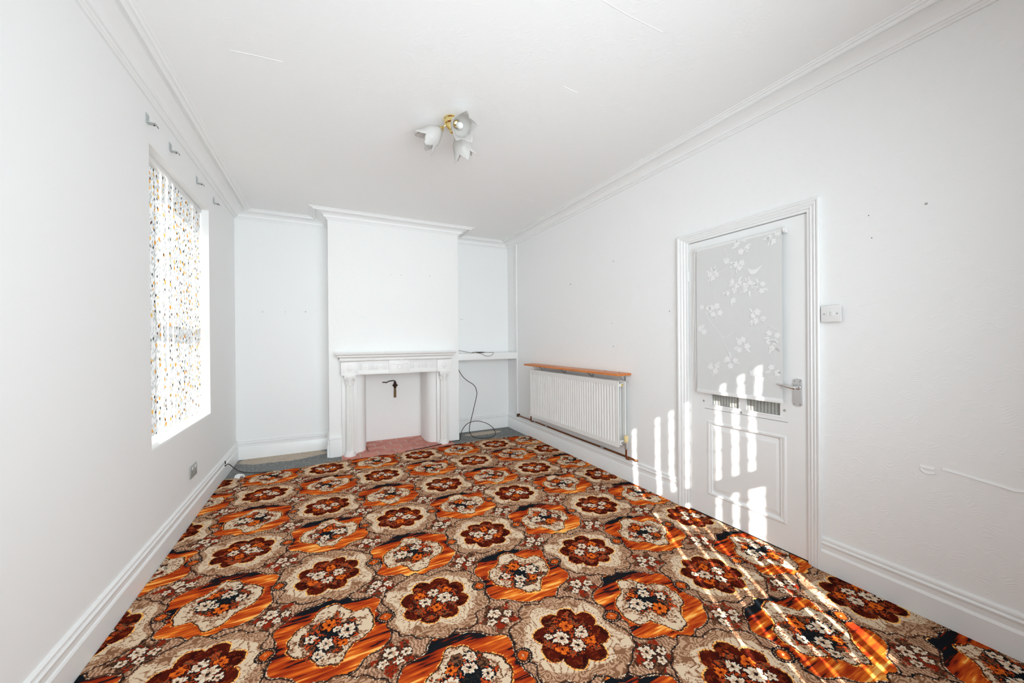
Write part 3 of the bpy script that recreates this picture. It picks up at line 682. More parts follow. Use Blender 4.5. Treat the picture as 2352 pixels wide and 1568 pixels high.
def print_parts():
    global b
    def px_(z): return BP-0.0025*math.sin(math.pi*max(0, min(1, (z-BZ0)/(1.884-BZ0))))-0.0028
    def fan(pts, cy, cz):
        pts = [(y, z) for y, z in pts]
        b.add([(px_(cz), min(max(cy, B0+0.006), B1-0.006), cz)] + [(px_(z), min(max(y, B0+0.006), B1-0.006), min(z, 1.872)) for y, z in pts], [(0, i+1, (i+1) % len(pts)+1) for i in range(len(pts))])
    def flower(cy, cz, r):
        a0 = random.random()*6; n = 30
        fan([(cy + math.cos(2*math.pi*k/n)*r*(0.62+0.38*abs(math.sin(2.5*2*math.pi*k/n+a0))), cz + math.sin(2*math.pi*k/n)*r*(0.62+0.38*abs(math.sin(2.5*2*math.pi*k/n+a0)))) for k in range(n)], cy, cz)
    def leaf(cy, cz, l, a):
        pts = []
        for k in range(12):
            t = 2*math.pi*k/12; x = l*math.cos(t); y = 0.34*l*math.sin(t)*(1-0.35*math.cos(t))
            pts.append((cy + x*math.cos(a) - y*math.sin(a), cz + x*math.sin(a) + y*math.cos(a)))
        fan(pts, cy, cz)
    for cy, cz, r, nf in ((1.445, 1.848, 0.055, 4), (1.261, 1.852, 0.04, 3), (1.47, 1.726, 0.045, 3), (1.544, 1.764, 0.022, 1), (1.642, 1.69, 0.045, 4), (1.40, 1.58, 0.055, 4), (1.333, 1.571, 0.045, 3), (1.478, 1.607, 0.04, 3), (1.516, 1.53, 0.05, 3), (1.625, 1.441, 0.05, 4), (1.699, 1.464, 0.035, 2), (1.356, 1.39, 0.055, 4), (1.257, 1.258, 0.045, 3), (1.264, 1.214, 0.045, 3), (1.441, 1.212, 0.055, 4), (1.515, 1.106, 0.045, 3), (1.628, 1.049, 0.045, 3), (1.719, 1.316, 0.03, 2), (1.36, 1.02, 0.045, 3), (1.26, 1.06, 0.04, 2)):
        b = MB()
        for k in range(nf):
            a = 2*math.pi*k/nf + random.random(); q = r*(0.35+0.5*random.random())*(nf > 1)
            flower(cy + q*math.cos(a), cz + q*math.sin(a), 0.017+0.006*random.random())
        for k in range(nf):
            a = random.random()*2*math.pi; leaf(cy + r*0.9*math.cos(a), cz + r*0.9*math.sin(a), 0.013+0.008*random.random(), a)
        obj('blossom', b, M_PRINT, fab, sharp=80)
    for br in ([(1.561, 1.859), (1.544, 1.806), (1.544, 1.723), (1.614, 1.694)], [(1.494, 1.698), (1.495, 1.65), (1.478, 1.607), (1.40, 1.585)], [(1.69, 1.411), (1.635, 1.339), (1.582, 1.27), (1.565, 1.212), (1.539, 1.171), (1.515, 1.106)], [(1.582, 1.262), (1.54, 1.268), (1.505, 1.293)], [(1.356, 1.38), (1.327, 1.358), (1.243, 1.302)]):
        P = smoothpath([(0, y, z) for y, z in br], 5); b = MB()
        for i in range(len(P)-1):
            t = (P[i+1]-P[i]).normalized(); nn = Vector((0, -t.z, t.y))*0.0018
            q = [P[i]-nn, P[i+1]-nn, P[i+1]+nn, P[i]+nn]; b.add([(px_(k.z), k.y, k.z) for k in q], [(0, 1, 2, 3)])
        obj('branch', b, M_PRINT, fab, sharp=80)
    b = MB()
    fan([(1.409, 1.690), (1.400, 1.690), (1.392, 1.682), (1.374, 1.676), (1.352, 1.680), (1.336, 1.690), (1.318, 1.700), (1.334, 1.676), (1.352, 1.656), (1.372, 1.646), (1.390, 1.652), (1.400, 1.668), (1.402, 1.680)], 1.378, 1.667)
    obj('bird', b, M_PRINT, fab, sharp=80)
print_parts()

# light switch
ls = thing('light_switch', 'white plastic light switch beside the door, standing proud of its box', 'light switch', (XR, 0.99, 1.335))
b = MB(); b.box(XR-0.012, XR, 0.953, 1.031, 1.341, 1.418, 0.001); obj('back_box', b, M_DARK, ls)
b = MB(); b.box(XR-0.021, XR-0.012, 0.944, 1.032, 1.336, 1.423, 0.003); obj('face_plate', b, M_PLAST, ls)
for y in (0.960, 1.017):
    b = MB(); b.lathe([(0.0045, 0), (0.004, 0.0012)], (XR-0.021, y, 1.379), (-1, 0, 0), 12); obj('screw', b, M_STEEL, ls)
for y, tl, mt in ((0.982, 0.005, M_PLAST), (0.998, 0.001, M_PLAST)):
    b = MB(); b.prism([(XR-0.020, 1.366), (XR-0.023, 1.366), (XR-0.022-tl, 1.392-tl), (XR-0.020, 1.394)], y-0.0055, y+0.0055, 'y'); obj('rocker', b, mt, ls)
b = MB(); b.box(XR-0.0215, XR-0.0205, 0.996, 0.999, 1.380, 1.386); obj('indicator', b, M_DARK, ls)

# nail holes, plugs and torn paper on the walls
def marks(parent, ax, lst):
    for a, z, r in lst:
        if ax == 'x': o_, n_ = (XR+0.0005, a, z), (-1, 0, 0)
        elif ax == 'c': o_, n_ = (a, YC+0.0005, z), (0, -1, 0)
        else: o_, n_ = (a, YB+0.0005, z), (0, -1, 0)
        b = MB(); b.lathe([(r, 0), (r*0.7, 0.0025)], o_, n_, 8); obj('nail', b, M_DARK if r < 0.006 else M_SOCK, parent)
marks(wr, 'x', [(3.336, 1.861, 0.005), (3.322, 1.862, 0.004), (2.655, 1.981, 0.007), (2.663, 1.19, 0.006), (2.678, 1.406, 0.0035), (2.029, 1.472, 0.006), (0.84, 1.855, 0.0025), (0.829, 1.742, 0.0025), (0.644, 1.848, 0.0062)])
marks(wc, 'c', [(0.81, 2.035, 0.0035), (1.154, 2.05, 0.004), (0.70, 2.03, 0.003)])
marks(wb, 'b', [(-0.615, 1.589, 0.004), (-0.401, 1.595, 0.003), (-0.198, 1.601, 0.005), (1.703, 1.552, 0.005), (1.68, 1.552, 0.004)])
for pts in ([(0.598, 0.673), (0.55, 0.668), (0.50, 0.660), (0.441, 0.652), (0.41, 0.646), (0.387, 0.650), (0.33, 0.64), (0.20, 0.62)], [(0.667, 0.667), (0.645, 0.664), (0.622, 0.665)], [(0.665, 0.655), (0.655, 0.643), (0.638, 0.641), (0.62, 0.648)]):
    b = MB(); V = []; F = []
    for k, (y, z) in enumerate(pts):
        lift = 0.004*(0.4+0.6*abs(math.sin(k*1.7+0.6)))
        V += [(XR-0.0002, y, z+0.012), (XR-0.0015, y, z+0.006), (XR-0.002-lift, y, z), (XR-0.0002, y, z-0.001)]
    for k in range(len(pts)-1):
        for j in range(3): F.append((k*4+j, k*4+j+1, k*4+j+5, k*4+j+4))
    b.add(V, F); obj('torn_wallpaper', b, M_WALL, wr, sharp=60)

# ------------------------------------------------------------------ radiator
rx = XR-0.118
RY0, RY1, RZB, RZT = 2.474, 4.042, 0.306, 0.889
rad = thing('radiator', 'white double panel radiator with vertical ribs on the right wall', 'radiator', (XR-0.07, (RY0+RY1)/2, RZB))
def panel(xf, y0, y1, z0, z1, ribs, back):
    b = MB(); rows = [z0, z0+0.022, z0+0.040, z0+0.060, z1-0.062, z1-0.044, z1-0.028, z1]
    fac = [0, 0, 0, 1, 1, 0, 0, 0]; n = ribs*6; V = []; F = []
    for z, fz in zip(rows, fac):
        for k in range(n+1):
            t = k/n; e = min(1, t*ribs*1.0, (1-t)*ribs*1.0)
            ph = (k % 6)/6; dep = 0.007*(1 if 1/6 <= ph <= 3.5/6 else 0)*fz*(1 if 3 < k < n-3 else 0)
            V.append((xf + dep, y0 + (y1-y0)*t, z))
    m_ = n+1
    for i in range(len(rows)-1):
        for k in range(n): F.append((i*m_+k, i*m_+k+1, (i+1)*m_+k+1, (i+1)*m_+k))
    o_ = len(V); b.add(V, F)
    # returns and back sheet
    b.box(xf+0.001, xf+back, y0, y1, z0, z0+0.003); b.box(xf+0.001, xf+back, y0, y1, z1-0.003, z1)
    b.box(xf+0.0005, xf+back, y0, y0+0.003, z0, z1); b.box(xf+0.0005, xf+back, y1-0.003, y1, z0, z1); b.box(xf+back-0.002, xf+back, y0, y1, z0, z1)
    return b
obj('front_panel', panel(rx, RY0, RY1, RZB, RZT, 42, 0.012), M_RAD, rad, sharp=25)
obj('rear_panel', panel(XR-0.052, RY0-0.012, RY1, RZB+0.01, RZT, 42, 0.012), M_RAD, rad, sharp=25)
b = MB(); b.box(rx+0.016, XR-0.054, RY0+0.006, RY0+0.05, RZT-0.052, RZT-0.022, 0.003); cb = obj('top_connector', b, M_RAD, rad)
b = MB(); b.lathe([(0.011, 0), (0.011, 0.008), (0.007, 0.009), (0.007, 0.014), (0.002, 0.015)], (rx+0.046, RY0+0.007, RZT-0.037), (0, -1, 0), 16); obj('bleed_valve', b, M_BRASS, cb)
b = MB(); b.box(rx+0.014, XR-0.054, RY0-0.004, RY0+0.05, RZB+0.022, RZB+0.058, 0.003); obj('bottom_connector', b, M_RAD, rad)
b = MB(); b.box(rx+0.014, XR-0.054, RY1-0.05, RY1+0.003, RZB+0.022, RZB+0.058, 0.003); obj('bottom_connector', b, M_RAD, rad)
for y in (2.75, 3.25, 3.77):
    b = MB(); b.box(XR-0.040, XR, y-0.015, y+0.015, 0.38, 0.85, 0.002); obj('wall_bracket', b, M_STEEL, rad)
VY = 2.418; VX = XR-0.085
b = MB()
b.tube([(VX, RY0-0.002, 0.347), (VX, VY, 0.345)], 0.011, 12); b.tube([(VX, VY, 0.362), (VX, VY, 0.318)], 0.012, 12); b.lathe([(0.015, 0), (0.015, 0.016)], (VX, VY, 0.304), n=6)
va = obj('thermostatic_valve', b, M_STEEL, rad)
b = MB(); b.lathe([(0.014, 0), (0.017, 0.004), (0.0185, 0.012), (0.0185, 0.056), (0.015, 0.061)], (VX, VY, 0.360), n=20, flute=20, fd=0.0012); o = obj('dial', b, M_CREAM, va); o['label'] = 'yellowed plastic dial'
b = MB(); b.tube([(VX, RY1, 0.347), (VX, RY1+0.035, 0.345)], 0.011, 12); b.tube([(VX, RY1+0.035, 0.36), (VX, RY1+0.035, 0.318)], 0.012, 12); b.lathe([(0.014, 0), (0.016, 0.02), (0.012, 0.03)], (VX, RY1+0.035, 0.358), n=14); obj('lockshield_valve', b, M_STEEL, rad)
# pipework on the skirting
pipe = thing('copper_pipe', 'dull copper heating pipe along the skirting under the radiator', 'pipe', (XR-0.03, 3.4, 0.196))
PX, PZ = XR-0.026, 0.214
b = MB(); b.tube([(PX, 4.545, PZ), (PX, 4.2, PZ+0.004), (PX, 3.7, PZ), (PX, 3.2, PZ-0.001), (PX, 2.8, PZ+0.001), (PX, 2.5, PZ), (PX, 2.40, PZ), (PX+0.012, 2.378, PZ-0.01), (XR, 2.37, PZ-0.012)], 0.0085, 10); obj('main_run', b, M_COPPER, pipe, sharp=60)
b = MB(); b.tube(smoothpath([(VX, VY, 0.305), (VX, VY, 0.250), (VX+0.003, VY, 0.226), (VX+0.02, VY-0.005, 0.216), (PX, VY-0.012, PZ)], 4), 0.0085, 10); obj('valve_tail', b, M_COPPER, pipe, sharp=60)
b = MB(); b.tube(smoothpath([(VX, RY1+0.035, 0.32), (VX, RY1+0.035, 0.255), (VX+0.012, RY1+0.045, 0.226), (PX, RY1+0.065, PZ+0.003)], 4), 0.0085, 10); obj('valve_tail', b, M_COPPER, pipe, sharp=60)
for y in (4.545,):
    b = MB(); b.box(PX-0.016, XR, y-0.006, y+0.008, PZ-0.018, PZ+0.024, 0.002); obj('end_clip', b, M_DARK, pipe)
for y, r_c in ((4.12, 0.014), (3.78, 0.012), (2.77, 0.0125), (4.06, 0.011)):
    b = MB(); b.lathe([(0.010, 0), (r_c, 0.003), (r_c, 0.018), (0.0115, 0.021), (0.0115, 0.030), (r_c, 0.033), (r_c, 0.042), (0.010, 0.045)], (PX, y, PZ+0.001), (0, 1, 0), 12); obj('joint', b, M_STEEL, pipe)
# shelf above radiator
wsf = thing('radiator_shelf', 'orange pine shelf board on brackets above the radiator', 'shelf', (XR-0.08, 3.3, 0.90))
b = MB(); b.prism([(XR-0.004, 2.436), (XR-0.165, 2.424), (XR-0.172, 2.436), (XR-0.172, 4.098), (XR-0.150, 4.116), (XR-0.004, 4.17)], 0.938, 0.957); obj('board', b, M_WOOD, wsf)
for y in (2.515, 2.96, 3.44, 3.895):
    b = MB(); b.box(XR-0.0025, XR, y-0.010, y+0.010, 0.86, 0.938); b.box(XR-0.115, XR, y-0.010, y+0.010, 0.9355, 0.938); b.tube([(XR-0.105, y, 0.935), (XR-0.06, y, 0.922), (XR-0.004, y, 0.875)], 0.004, 6); obj('bracket', b, M_STEEL, wsf)
for y in (2.52, 2.72):
    b = MB(); b.lathe([(0.005, 0), (0.004, 0.003)], (XR-0.06, y, 0.957), n=8); obj('screw', b, M_DARK, wsf)

# ------------------------------------------------------------------ alcove shelf
b = MB(); b.box(BR, XR-0.006, 4.607, YB, 1.062, 1.086, 0.001)
sh = obj('alcove_shelf', b, M_GLOSS); tag(sh, 'white painted box-edged shelf across the right alcove', 'shelf')
b = MB(); b.box(BR+0.010, XR-0.010, 4.590, 4.6065, 1.000, 1.084, 0.002); obj('front_board', b, M_GLOSS, sh)
for x0, x1 in ((BR+0.001, BR+0.009), (XR-0.009, XR-0.002)): obj('end_gap', MB().box(x0, x1, 4.594, 4.606, 1.0, 1.084), M_DARK, sh)
obj('batten', MB().box(BR, BR+0.02, 4.62, YB, 1.030, 1.061, 0.001), M_GLOSS, sh); obj('batten', MB().box(XR-0.022, XR, 4.645, YB, 1.030, 1.061, 0.001), M_GLOSS, sh)
# cables
cb1 = thing('inline_switch_cable', 'grey-brown flex with a small inline connector lying on the alcove shelf', 'cable', (1.75, 4.65, 1.087))
b = MB(); b.tube(smoothpath([(1.523, 4.60, 1.125), (1.57, 4.60, 1.123), (1.65, 4.605, 1.108), (1.72, 4.61, 1.093), (1.80, 4.60, 1.092), (1.86, 4.585, 1.075), (1.93, 4.582, 1.046), (1.99, 4.582, 1.05), (2.03, 4.59, 1.075), (2.045, 4.605, 1.0905), (2.0, 4.63, 1.092), (1.90, 4.63, 1.096), (1.80, 4.625, 1.102), (1.73, 4.625, 1.094)], 5), 0.0034, 7); obj('flex', b, M_BRCABLE, cb1, sharp=80)
b = MB(); b.box(1.80, 1.88, 4.608, 4.628, 1.0865, 1.104, 0.004); b.box(1.88, 1.91, 4.611, 4.625, 1.089, 1.102, 0.003); obj('connector', b, M_CABLE, cb1)
b = MB(); P = [(1.521, 4.575, 0.96), (1.526, 4.57, 0.90), (1.555, 4.565, 0.835), (1.60, 4.56, 0.775), (1.655, 4.555, 0.728), (1.715, 4.55, 0.688), (1.755, 4.55, 0.64), (1.773, 4.55, 0.565), (1.760, 4.55, 0.49), (1.742, 4.55, 0.42), (1.714, 4.552, 0.31), (1.690, 4.56, 0.21), (1.676, 4.58, 0.11), (1.69, 4.59, 0.04), (1.725, 4.55, -0.006), (1.79, 4.46, -0.008), (1.90, 4.435, -0.008), (2.00, 4.50, -0.008), (2.045, 4.575, 0.018), (2.03, 4.63, 0.07), (1.96, 4.67, 0.125), (1.84, 4.69, 0.165), (1.71, 4.69, 0.155), (1.62, 4.67, 0.09), (1.575, 4.63, 0.02), (1.56, 4.59, -0.006), (1.537, 4.535, -0.006), (1.50, 4.487, -0.004), (1.42, 4.455, 0.006), (1.29, 4.41, 0.006), (1.09, 4.345, 0.006), (0.92, 4.312, 0.006), (0.80, 4.291, 0.005)]
b.tube(smoothpath(P, 5), 0.0045, 7); tag(obj('floor_cable', b, M_CABLE, sharp=80), 'thin dark cable hanging in the right alcove, looping on the floor along the hearth', 'cable')
cb3 = thing('skirting_cable', 'short dark cable coming out of the skirting at the far left corner', 'cable', (XL+0.02, 4.3, FZ))
b = MB(); b.tube(smoothpath([(XL+0.023, 4.285, 0.106), (XL+0.040, 4.33, 0.105), (XL+0.075, 4.35, 0.06), (XL+0.12, 4.34, 0.022), (XL+0.20, 4.31, 0.003), (XL+0.30, 4.295, -0.005), (XL+0.40, 4.28, -0.006)], 5), 0.004, 7); obj('lead', b, M_CABLE, cb3, sharp=80)
b = MB(); b.tube([(XL+0.024, 4.28, 0.152), (XL+0.026, 4.281, 0.122)], 0.0045, 8); b.box(XL+0.019, XL+0.028, 4.275, 4.29, 0.102, 0.114, 0.001); obj('clip', b, M_CABLE, cb3)

# ------------------------------------------------------------------ fireplace surround
fs = thing('fireplace_surround', 'white painted fireplace surround with fluted columns and a moulded mantel', 'fireplace', (0.765, YC, 0))
SX0, SX1 = 0.150, 1.380
b = MB()
b.box(0.160, 0.318, YC-0.038, YC, 0.0, 0.884, 0.003); obj('pilaster', b, M_SURR, fs)
b = MB(); b.box(1.222, 1.372, YC-0.038, YC, 0.0, 0.884, 0.003); obj('pilaster', b, M_SURR, fs)
b = MB(); b.box(SX0+0.01, SX1-0.01, YC-0.085, YC, 0.884, 1.035, 0.002); fz = obj('frieze', b, M_SURR, fs)
b = MB(); b.box(0.324, 1.208, YC-0.094, YC-0.086, 0.884, 0.926, 0.002); b.box(0.324, 1.208, YC-0.091, YC-0.086, 1.006, 1.020, 0.002); obj('frieze_bead', b, M_SURR, fz)
for a0, a1 in ((0.336, 0.640), (0.892, 1.198)):
    b = MB(); n = 22; st_ = (a1-a0)/n
    for k in range(n):
        if k in (5, 16):
            b.lathe([(0.010, 0), (0.012, 0.002), (0.009, 0.004), (0.004, 0.003)], (a0+st_*(k+0.5), YC-0.086, 0.966), (0, -1, 0), 12); continue
        if k in (4, 6, 15, 17): continue
        b.box(a0+st_*k, a0+st_*(k+0.55), YC-0.092, YC-0.086, 0.936, 0.996, 0.001)
    o = obj('fluting', b, M_SURR, fz); o['kind'] = 'stuff'
for x0, x1 in ((SX0, 0.324), (1.208, SX1)):
    b = MB(); b.box(x0, x1, YC-0.115, YC, 0.884, 1.030, 0.003); ck = obj('corner_block', b, M_SURR, fs)
    b = MB(); cx = (x0+x1)/2; V = []; F = []; n = 24; rings = [(1.0, 0.0), (0.98, 0.005), (0.80, 0.006), (0.74, 0.002), (0.6, 0.004), (0.35, 0.011), (0.05, 0.013)]
    for s_, dz in rings:
        for k in range(n):
            a = 2*math.pi*k/n; V.append((cx+0.030*s_*math.cos(a), YC-0.115-dz, 0.957+0.042*s_*math.sin(a)))
    for i in range(len(rings)-1):
        for k in range(n): F.append((i*n+k, i*n+(k+1) % n, (i+1)*n+(k+1) % n, (i+1)*n+k))
    F.append(tuple((len(rings)-1)*n+k for k in range(n))); b.add(V, F); obj('oval_boss', b, M_SURR, ck)
b = MB(); b.box(0.650, 0.882, YC-0.108, YC-0.08, 0.882, 1.036, 0.003); tb = obj('centre_tablet', b, M_SURR, fs)
ty = YC-0.109
b = MB()
b.tube([(0.766+0.026*math.cos(a*math.pi/10), ty, 0.962+0.026*math.sin(a*math.pi/10)) for a in range(21)], 0.0048, 6, False); obj('wreath', b, M_SURR, tb)
for s_ in (-1, 1):
    b = MB(); b.tube(smoothpath([(0.766+s_*0.022, ty, 0.984), (0.766+s_*0.042, ty, 0.990), (0.766+s_*0.062, ty, 0.998), (0.766+s_*0.084, ty, 0.992), (0.766+s_*0.095, ty, 1.000)], 4), 0.0042, 6)
    b.tube(smoothpath([(0.766+s_*0.095, ty, 1.0), (0.766+s_*0.098, ty, 0.975), (0.766+s_*0.096, ty, 0.950), (0.766+s_*0.098, ty, 0.920)], 4), [0.004, 0.003]*6+[0.003], 6)
    obj('swag', b, M_SURR, tb)
mp = [(0, 1.128), (0.172, 1.128), (0.178, 1.122), (0.174, 1.112), (0.158, 1.104), (0.152, 1.095), (0.152, 1.087), (0.135, 1.080), (0.122, 1.070), (0.119, 1.060), (0.124, 1.052), (0.118, 1.040), (0.108, 1.034), (0, 1.034)]
# mantel profile returned round both ends
mpath = [(SX0+0.022, YC), (SX0+0.022, YC-0.0), (SX1-0.022, YC)]
def mantel():
    b = MB(); cols = []
    k_ = lambda p_: max(0.0, (p_-0.108))*0.75
    for side in range(4):
        col_ = []
        for p_, z in mp:
            ex = k_(p_)
            xl = SX0-0.004-ex; xr_ = SX1+0.006+ex
            if p_ == 0: xl = SX0-0.004-(0.05 if z > 1.1 else 0); xr_ = SX1+0.006+(0.05 if z > 1.1 else 0)
            col_.append({0: (xl, YC, z), 1: (xl, YC-p_, z), 2: (xr_, YC-p_, z), 3: (xr_, YC, z)}[side])
        cols.append(col_)
    V = [q for c_ in cols for q in c_]; n = len(mp)
    F = [(s_*n+i, s_*n+i+1, (s_+1)*n+i+1, (s_+1)*n+i) for s_ in range(3) for i in range(n-1)]
    F.append(tuple(range(n))); F.append(tuple(range(4*n-1, 3*n-1, -1)))
    return b.add(V, F)
mt = obj('mantel', mantel(), M_SURR, fs, sharp=25)
b = MB(); n = 70
for k in range(n):
    x = SX0+0.01 + (SX1-SX0-0.02)*k/n; b.box(x, x+0.009, YC-0.127, YC-0.118, 1.041, 1.053, 0.0015)
o = obj('bead_row', b, M_SURR, mt); o['kind'] = 'stuff'
for cx in (0.238, 1.292):
    cy = YC-0.078
    b = MB()
    b.lathe([(0.040, 0.052), (0.0385, 0.30), (0.036, 0.772)], (cx, cy, 0), n=64, flute=16, fd=0.0055); co = obj('column', b, M_SURR, fs, sharp=50)
    b = MB(); b.lathe([(0.062, 0.0), (0.062, 0.016), (0.056, 0.018), (0.058, 0.026), (0.056, 0.034), (0.046, 0.037), (0.048, 0.045), (0.042, 0.053)], (cx, cy, 0), n=28); obj('column_base', b, M_SURR, co)
    b = MB(); b.lathe([(0.041, 0.770), (0.042, 0.776), (0.038, 0.780), (0.038, 0.810), (0.044, 0.835), (0.052, 0.858), (0.052, 0.864), (0.030, 0.866)], (cx, cy, 0), n=24)
    b.box(cx-0.058, cx+0.058, cy-0.058, cy+0.04, 0.872, 0.884, 0.003); b.box(cx-0.050, cx+0.050, cy-0.048, cy+0.04, 0.860, 0.873, 0.003); cpt = obj('capital', b, M_SURR, co)
    for s_ in (-1, 1):
        b = MB(); pts = []
        for k in range(26):
            a = math.pi/2 - s_*k*0.42*-1; rr = 0.017*(1-k/30)
            pts.append((cx+s_*0.046+rr*math.cos(a), cy-0.058, 0.860+rr*math.sin(a)))
        b.tube(pts, [0.0052*(1-k/60) for k in range(26)], 6); b.lathe([(0.013, 0), (0.013, 0.05)], (cx+s_*0.046, cy-0.054, 0.860), (0, 1, 0), 14); obj('volute', b, M_SURR, cpt)
    b = MB()
    for k in range(10):
        a = 2*math.pi*k/10; ca, sa = math.cos(a), math.sin(a)
        b.tube([(cx+0.039*ca, cy+0.039*sa, 0.782), (cx+0.043*ca, cy+0.043*sa, 0.808), (cx+0.053*ca, cy+0.053*sa, 0.828), (cx+0.058*ca, cy+0.058*sa, 0.824)], [0.008, 0.009, 0.007, 0.003], 6)
    obj('acanthus_leaves', b, M_SURR, cpt)
# rusty pipe in the recess
gp = thing('capped_pipe', 'rusty capped pipe with a bent wire fixed to the back of the fireplace recess', 'pipe', (0.80, 4.95, 0.53))
gy = 4.945
b = MB(); b.tube(smoothpath([(0.642, gy-0.03, 0.735), (0.668, gy-0.03, 0.735), (0.692, gy-0.028, 0.730), (0.715, gy-0.022, 0.742), (0.745, gy-0.012, 0.747), (0.785, gy-0.008, 0.748), (0.800, gy-0.006, 0.735), (0.804, gy-0.004, 0.70)], 4), 0.0062, 8); obj('bent_wire', b, M_RUST, gp, sharp=70)
b = MB(); b.lathe([(0.004, 0.055), (0.014, 0.04), (0.020, 0.012), (0.034, 0.0), (0.030, -0.008), (0.016, -0.024), (0.013, -0.04)], (0.800, gy-0.006, 0.69), n=10)
b.box(0.79, 0.835, gy-0.012, gy+0.016, 0.678, 0.694, 0.004); obj('cap', b, M_RUST, gp)
b = MB(); b.tube([(0.800, gy-0.006, 0.67), (0.800, gy-0.006, 0.60), (0.799, gy-0.006, 0.532)], [0.012, 0.014, 0.015], 12); obj('stub', b, M_BRPIPE, gp)

# ------------------------------------------------------------------ hearth tiles and carpet
EDGE = [(-0.85, 4.205), (-0.70, 4.215), (-0.56, 4.262), (-0.34, 4.255), (-0.1, 4.285), (0.04, 4.305), (0.14, 4.315), (0.40, 4.285), (0.55, 4.298), (0.75, 4.270), (0.90, 4.290), (1.10, 4.305), (1.40, 4.338), (1.60, 4.352), (1.85, 4.352), (2.2, 4.312), (2.36, 4.262), (2.5, 4.25)]
def edge(x):
    for (a, ya), (c_, yc) in zip(EDGE, EDGE[1:]):
        if a <= x <= c_: return ya + (yc-ya)*(x-a)/(c_-a)
    return EDGE[-1][1]
def lerp(tab, y):
    if y <= tab[0][0]: return tab[0][1]
    for (a, va), (c_, vc) in zip(tab, tab[1:]):
        if y <= c_: return va + (vc-va)*(y-a)/(c_-a)
    return tab[-1][1]
LB = [(YC-0.05, 0.150), (YC-0.001, 0.150), (YC, 0.385), (YC+0.08, 0.412), (4.96, 0.452)]
RB = [(YC-0.05, 1.405), (YC-0.001, 1.405), (YC, 1.16), (YC+0.10, 1.128), (YC+0.19, 1.117), (4.96, 1.131)]
b = MB(); b.box(0.152, 1.403, 4.36, YC-0.002, FZ, -0.004); b.box(0.455, 1.115, YC-0.002, 4.958, FZ, -0.004)
he = obj('hearth', b, M_GROUT); tag(he, 'red quarry tiled hearth in and in front of the fireplace', 'hearth')
random.seed(5)
rows = [(4.262, 4.505), (4.515, 4.685), (4.696, 4.858), (4.868, 4.957)]
for ri, (y0, y1) in enumerate(rows):
    w_ = 0.188; x = 0.150 - (0.094 if ri % 2 else 0.0)
    while x < 1.41:
        x0, x1 = x+0.005, x+w_-0.005
        c4 = []
        for (xx, yy) in ((x0, y0), (x1, y0), (x1, y1), (x0, y1)):
            xx = min(max(xx, lerp(LB, yy)+0.002), lerp(RB, yy)-0.002); yy = max(yy, edge(xx)+0.003)
            c4.append((xx, yy))
        x += w_
        if c4[1][0]-c4[0][0] < 0.015 and c4[2][0]-c4[3][0] < 0.015: continue
        zt = random.uniform(-0.001, 0.0005)
        b = MB(); ins = [(q[0]+(0.003 if k in (0, 3) else -0.003), q[1]+(0.003 if k < 2 else -0.003)) for k, q in enumerate(c4)]
        b.add([(q[0], q[1], FZ+0.001) for q in c4] + [(q[0], q[1], zt-0.0015) for q in c4] + [(q[0], q[1], zt) for q in ins],
              [(3, 2, 1, 0), (8, 9, 10, 11)] + [(k, (k+1) % 4, 4+(k+1) % 4, 4+k) for k in range(4)] + [(4+k, 4+(k+1) % 4, 8+(k+1) % 4, 8+k) for k in range(4)])
        obj('tile', b, M_TILE, he)
# carpet
b = MB(); nx, ny = 110, 130; V = []; F = []
X0c, X1c = XL+0.024, XR-0.024
for i in range(nx+1):
    x = X0c + (X1c-X0c)*i/nx; e = edge(x) + 0.004*math.sin(x*37) + 0.003*math.sin(x*83+1)
    for j in range(ny+1):
        y = YW+0.002 + (e-YW-0.002)*j/ny
        z = 0.0015*math.sin(x*5.1+y*2.3)*math.sin(y*4.7)
        if j == ny: z -= 0.002
        V.append((XR+0.0015 if i == nx and DY0+0.002 < y < DY1-0.002 else x, y, z))
m_ = ny+1
for i in range(nx):
    for j in range(ny): F.append((i*m_+j, (i+1)*m_+j, (i+1)*m_+j+1, i*m_+j+1))
base = len(V); per = [i*m_ for i in range(nx+1)] + [nx*m_+j for j in range(1, m_)] + [i*m_+ny for i in range(nx-1, -1, -1)] + [j for j in range(ny-1, 0, -1)]
for k in per: V.append((V[k][0], V[k][1], FZ+0.0005))
n = len(per)
for k in range(n): F.append((per[k], base+k, base+(k+1) % n, per[(k+1) % n]))
b.add(V, F); ca = obj('patterned_carpet', b, M_CARPET, None, True, sharp=60)
tag(ca, 'brown, orange and maroon floral medallion carpet covering the room floor', 'carpet')

# small things on the carpet
b = MB(); V = []; F = []; n = 27; cx, cy = 2.300, 3.885
for i in range(7):
    t = i/6
    for k in range(n):
        a = R(-78+156*k/(n-1)); rb_ = 0.030*t*(1+0.06*math.cos(k*math.pi)); zz = 0.018*math.sin(math.pi*min(1, 0.15+t*0.9))*math.cos(a)**0.5*(1+0.12*math.cos(k*math.pi)) + 0.002
        V.append((cx + rb_*math.sin(a)*1.1, cy-0.018 + rb_*math.cos(a)*1.15, zz))
for i in range(6):
    for k in range(n-1): F.append((i*n+k, i*n+k+1, (i+1)*n+k+1, (i+1)*n+k))
b.add(V, F); M_SHELL = simple('shell_orange', s2l(232, 184, 140), 0.5, var=0.25, scale=120)
o = obj('seashell', b, M_SHELL, sharp=60); tag(o, 'small fan-shaped cream and orange shell on the carpet below the radiator', 'shell')
sm = o.modifiers.new('thickness', 'SOLIDIFY'); sm.thickness = 0.002
b = MB()
